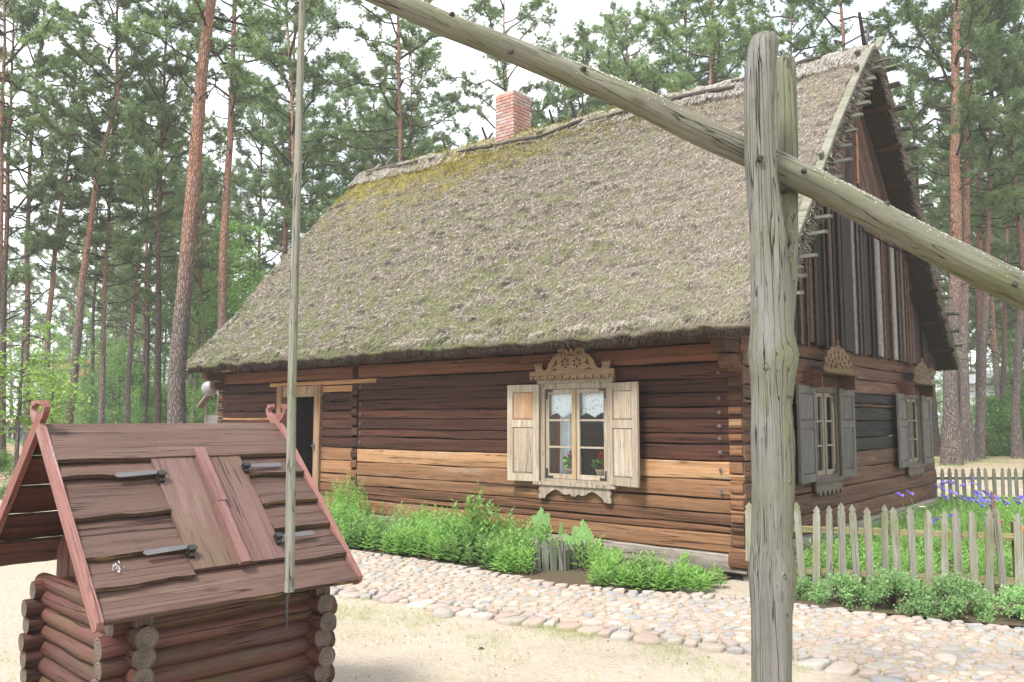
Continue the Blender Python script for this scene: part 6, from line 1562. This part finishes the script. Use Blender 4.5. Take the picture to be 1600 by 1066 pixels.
# brown board hut with gable
Y = 44; c = Vector((bx(262, Y), Y, gz(-18, Y))); t = thing('board_hut', 'small brown board hut with dark doorway left of the largest pine', 'hut', c, R(12))
m = MB(); m.prism([(-1.3, 0), (1.3, 0), (1.3, 1.9), (0, 3.1), (-1.3, 1.9)], 0, 2.6); m.build('wall', M['hut'], t)
for k in range(13): MB().box(-.095, .095, -.02, 0, 0, 1.95+1.1*(1-abs(k-6)/6.5)).build('board', M['hut'], t, (-1.2+k*.2, -.006, 0))
m = MB(); m.add([(0, -.3, 3.3), (1.6, -.3, 1.8), (1.6, 2.9, 1.8), (0, 2.9, 3.3), (0, -.3, 3.2), (1.6, -.3, 1.7), (1.6, 2.9, 1.7), (0, 2.9, 3.2)], [(0, 1, 2, 3), (4, 7, 6, 5), (0, 4, 5, 1), (1, 5, 6, 2), (3, 2, 6, 7)]); m.add([(0, -.3, 3.3), (-1.6, -.3, 1.8), (-1.6, 2.9, 1.8), (0, 2.9, 3.3), (0, -.3, 3.2), (-1.6, -.3, 1.7), (-1.6, 2.9, 1.7), (0, 2.9, 3.2)], [(3, 2, 1, 0), (5, 6, 7, 4), (1, 5, 4, 0), (2, 6, 5, 1), (7, 6, 2, 3)]); m.build('roof', M['hut'], t)
MB().box(-.45, .45, -.06, -.03, 0, 1.7).build('doorway', M['inner'], t, (.25, 0, 0))
# globe lamp on a bracket at the far corner, and the little roofed notice post
lp = at(327, 607, 17.2); t = thing('globe_lamp', 'white globe lamp behind the far left corner of the house', 'lamp', (lp.x, lp.y, 0))
m = MB(); m.lathe([(0, -.16)]+[(.16*math.cos(a), .16*math.sin(a)) for a in [R(q) for q in range(-75, 90, 15)]]+[(0, .16)], 18, M=Matrix.Translation((0, 0, lp.z))); m.build('globe', M['glass_white'], t)
m = MB(); m.tube([(.38, .12, 0), (.38, .12, lp.z+.12), (.30, .1, lp.z+.28), (.1, 0, lp.z+.28), (0, 0, lp.z+.2)], [.05, .04, .03, .025, .025], 8); m.build('lamp_post', M['iron'], t); m = MB(); m.lathe([(.07, 0), (.08, .05), (.03, .08), (0, .09)], 12, M=Matrix.Translation((0, 0, lp.z+.13))); m.build('lamp_cap', M['iron'], t)
lp = at(325, 640, 24); t = thing('notice_post', 'small roofed wooden notice stand beyond the far left house corner', 'notice board', (lp.x+.15, 24, gz(lp.x, 24))); t.scale = (.7, .7, .95)
for sx in (-.3, .42): MB().box(sx-.04, sx+.04, -.04, .04, 0, 2.2).build('post', M['hut'], t)
MB().box(-.28, .40, -.02, .02, 1.0, 1.8).build('board', M['board_grey'], t)
m = MB(); m.prism([(-.55, 2.02), (.06, 2.62), (.7, 2.02), (.7, 2.10), (.06, 2.72), (-.55, 2.10)], -.35, .35); m.build('roof', M['hut'], t)
# sign
lp = at(1500, 672, 29); t = thing('white_sign', 'small white square sign between the first two pines right of the house', 'sign', (lp.x, 29, gz(lp.x, 29)))
MB().box(-.03, .03, 0, .04, 0, 1.7).build('post', M['steel'], t); MB().box(-.22, .22, -.02, 0, lp.z-.45-.22, lp.z-.45+.25).build('panel', M['car_white'], t)
p_ = at(1545, 725, 27); m = MB(); m.tube([(0, 0, 0), (.02, 0, .7)], [.04, .035], 6); tag(m.build('thin_post', M['fence_post'], None, (p_.x, 27, gz(p_.x, 27))), 'thin brown marker post on the bank at right', 'post')
def car(label, x, y, rz, paint, z=None):
    t = thing('parked_car', label, 'car', (x, y, gz(x, y) if z is None else z), rz); prof_ = [(-2.1, .35), (-2.15, .62), (-2.05, .88), (-1.85, .98), (-1.45, 1.02), (-.95, 1.40), (.35, 1.44), (1.05, 1.02), (1.95, .86), (2.15, .62), (2.12, .33)]
    m = MB(); W_ = .86; rows = [(-W_, .93), (-W_+.06, 1.), (0, 1.02), (W_-.06, 1.), (W_, .93)]; vs = []
    for yy, s in rows:
        for px_, pz in prof_: tum = .16 if pz > 1.05 else 0; vs.append((px_*s, yy*(1-tum), .3+(pz-.3)*s))
    k = len(prof_); m.add(vs, [(r_*k+i, r_*k+i+1, (r_+1)*k+i+1, (r_+1)*k+i) for r_ in range(4) for i in range(k-1)], smooth=True); m.add(vs[:k], [tuple(range(k))]); m.add(vs[-k:], [tuple(range(k))[::-1]]); m.add(vs, [(0, k, 2*k, 3*k, 4*k, 5*k-1, 4*k-1, 3*k-1, 2*k-1, k-1)]); m.build('body', M[paint], t)
    for sg in (-1, 1):
        m = MB(); m.prism([(-1.3, 1.04), (-.88, 1.33), (-.3, 1.37), (-.3, 1.04)], sg*.80-.02*(sg < 0)-.0, sg*.80+.02*(sg > 0)+.0); m.prism([(-.24, 1.04), (-.24, 1.37), (.3, 1.37), (.82, 1.04)], sg*.80-.02*(sg < 0), sg*.80+.02*(sg > 0)); m.build('side_window', M['car_glass'], t)
    m = MB(); m.add([(-1.47, -.68, 1.04), (-1.47, .68, 1.04), (-1.0, .62, 1.40), (-1.0, -.62, 1.40)], [(0, 1, 2, 3)]); m.v = [(a-.02, b, c+.02) for a, b, c in m.v]; m.build('rear_window', M['car_glass'], t)
    m = MB(); m.add([(1.05, -.68, 1.05), (1.05, .68, 1.05), (.40, .62, 1.44), (.40, -.62, 1.44)], [(3, 2, 1, 0)]); m.v = [(a+.02, b, c+.02) for a, b, c in m.v]; m.build('windscreen', M['car_glass'], t)
    for xx in (-1.32, 1.35):
        for sg in (-1, 1):
            w = MB(); w.lathe([(0, -.1), (.3, -.1), (.32, -.05), (.32, .05), (.3, .1), (0, .1)], 20, M=Matrix.Rotation(R(90), 4, 'X')); o = w.build('wheel', M['tyre'], t, (xx, sg*.78, .32)); w = MB(); w.lathe([(0, -.105), (.19, -.108), (.2, -.102), (.2, .102), (.19, .108), (0, .105)], 16, M=Matrix.Rotation(R(90), 4, 'X')); w.build('rim', M['steel'], o)
    for sg in (-1, 1): MB().box(-2.13, -2.0, sg*.62-.16, sg*.62+.16, .72, .88).build('tail_light', M['tail'], t); MB().box(2.0, 2.12, sg*.6-.16, sg*.6+.16, .66, .78).build('headlight', M['glass_white'], t)
    MB().box(-2.17, -2.1, -.26, .26, .5, .62).build('number_plate', M['car_white'], t)
    return t
car('black car parked behind the first pines right of the house', bx(1479, 38), 38, R(97), 'car_black')
car('light blue car parked in the wood beside the largest pine', bx(302, 46), 46, R(20), 'car_blue')
car('white car parked in the wood behind the ridge of the well roof', bx(172, 56), 56, R(10), 'car_white')
# people standing far off
def person(label, px, Y, top, legs, h=1.72, sgn=1, pose=0):
    x = bx(px, Y); t = thing('person', label, 'person', (x, Y, gz(x, Y)), R(pose)); s = h/1.75
    J = {'pel': (0, 0, .95), 'sp': (0, .01, 1.15), 'ch': (0, .01, 1.36), 'nk': (0, .0, 1.50), 'hd': (0, -.01, 1.60), 'ht': (0, -.01, 1.70), 'lh': (.10, 0, .90), 'lk': (.12, -.03, .5), 'la': (.13, .02, .09), 'lf': (.14, -.14, .04), 'rh': (-.10, 0, .90), 'rk': (-.11, .0, .5), 'ra': (-.12, .05, .09), 'rf': (-.13, -.11, .04),
         'ls': (.19, .01, 1.42), 'le': (.25, .03, 1.14), 'lw': (.23, -.08*sgn, .90), 'lha': (.22, -.12*sgn, .82), 'rs': (-.19, .01, 1.42), 're': (-.25, .03, 1.14), 'rw': (-.20, -.14, .95+.0), 'rha': (-.17, -.2, .92)}
    E_ = [('pel', 'sp'), ('sp', 'ch'), ('ch', 'nk'), ('nk', 'hd'), ('hd', 'ht'), ('pel', 'lh'), ('lh', 'lk'), ('lk', 'la'), ('la', 'lf'), ('pel', 'rh'), ('rh', 'rk'), ('rk', 'ra'), ('ra', 'rf'), ('ch', 'ls'), ('ls', 'le'), ('le', 'lw'), ('lw', 'lha'), ('ch', 'rs'), ('rs', 're'), ('re', 'rw'), ('rw', 'rha')]
    Rd = {'pel': .14, 'sp': .13, 'ch': .15, 'nk': .055, 'hd': .085, 'ht': .07, 'lh': .10, 'lk': .065, 'la': .045, 'lf': .04, 'ls': .07, 'le': .048, 'lw': .033, 'lha': .035}
    Rd.update({'rh': .10, 'rk': .065, 'ra': .045, 'rf': .04, 'rs': .07, 're': .048, 'rw': .033, 'rha': .035})
    def skinned(keys, grow, name, mat, cut=None):
        ks = [k for k in J if k in keys]; me = bpy.data.meshes.new(name); me.from_pydata([tuple(c*s for c in J[k]) for k in ks], [(ks.index(a), ks.index(b)) for a, b in E_ if a in ks and b in ks], [])
        o = bpy.data.objects.new(name, me); C.objects.link(o); md = o.modifiers.new('skin', 'SKIN')
        for i, k in enumerate(ks): r = (Rd[k]+grow)*s; me.skin_vertices[0].data[i].radius = (r, r*.8)
        me.skin_vertices[0].data[0].use_root = True; sb = o.modifiers.new('sub', 'SUBSURF'); sb.levels = 1; sb.render_levels = 1
        dg = bpy.context.evaluated_depsgraph_get(); m2 = bpy.data.meshes.new_from_object(o.evaluated_get(dg)); bpy.data.objects.remove(o); m2.materials.clear(); m2.materials.append(M[mat]); m2.polygons.foreach_set('use_smooth', [True]*len(m2.polygons)); return put(name, m2, t)
    skinned(list(J), 0, 'body', 'skin'); skinned(['pel', 'lh', 'lk', 'la', 'rh', 'rk', 'ra'], .014, 'trousers', legs); skinned(['pel', 'sp', 'ch', 'ls', 'le', 'lw', 'rs', 're', 'rw'], .018, 'jacket', top)
    m = MB(); m.lathe([(.10, 1.58), (.115, 1.64), (.10, 1.72), (.05, 1.765), (0, 1.775)], 12, M=Matrix.Scale(s, 4) @ Matrix.Translation((0, .015, 0))); m.build('hair', M['hair'], t); return t
person('person in dark clothes standing far off at the left edge', 12, 55, 'blackc', 'jeans', 1.7, 1, 20)
person('person in navy jacket standing far off between two left pines', 20.5, 54, 'navy', 'blackc', 1.75, -1, 200)
person('person in green jacket standing far off left of the well finials', 34, 54, 'green', 'jeans', 1.66, 1, 150)
person('person in grey jacket standing far off near the sapling stem', 28, 57, 'greyc', 'navy', 1.7, -1, 90)
person('person in red jacket far off behind the pine stem by the finials', 50, 60, 'redc', 'blackc', 1.7, 1, 10)

# ================================================================== HAZE
if HAZE > 0:
  hz = MB().box(-304, 304, -64, 404, -1.8, 27)
if HAZE > 0:
  nt = NT('haze'); nt.t.nodes.remove(nt.b); pv = nt.n('VolumePrincipled'); pv.inputs['Color'].default_value = (.97, 1, 1, 1); pv.inputs['Density'].default_value = HAZE; pv.inputs['Anisotropy'].default_value = 0

  nt.l(pv.outputs[0], nt.out.inputs['Volume']); tag(hz.build('haze', nt.m), kind='stuff')
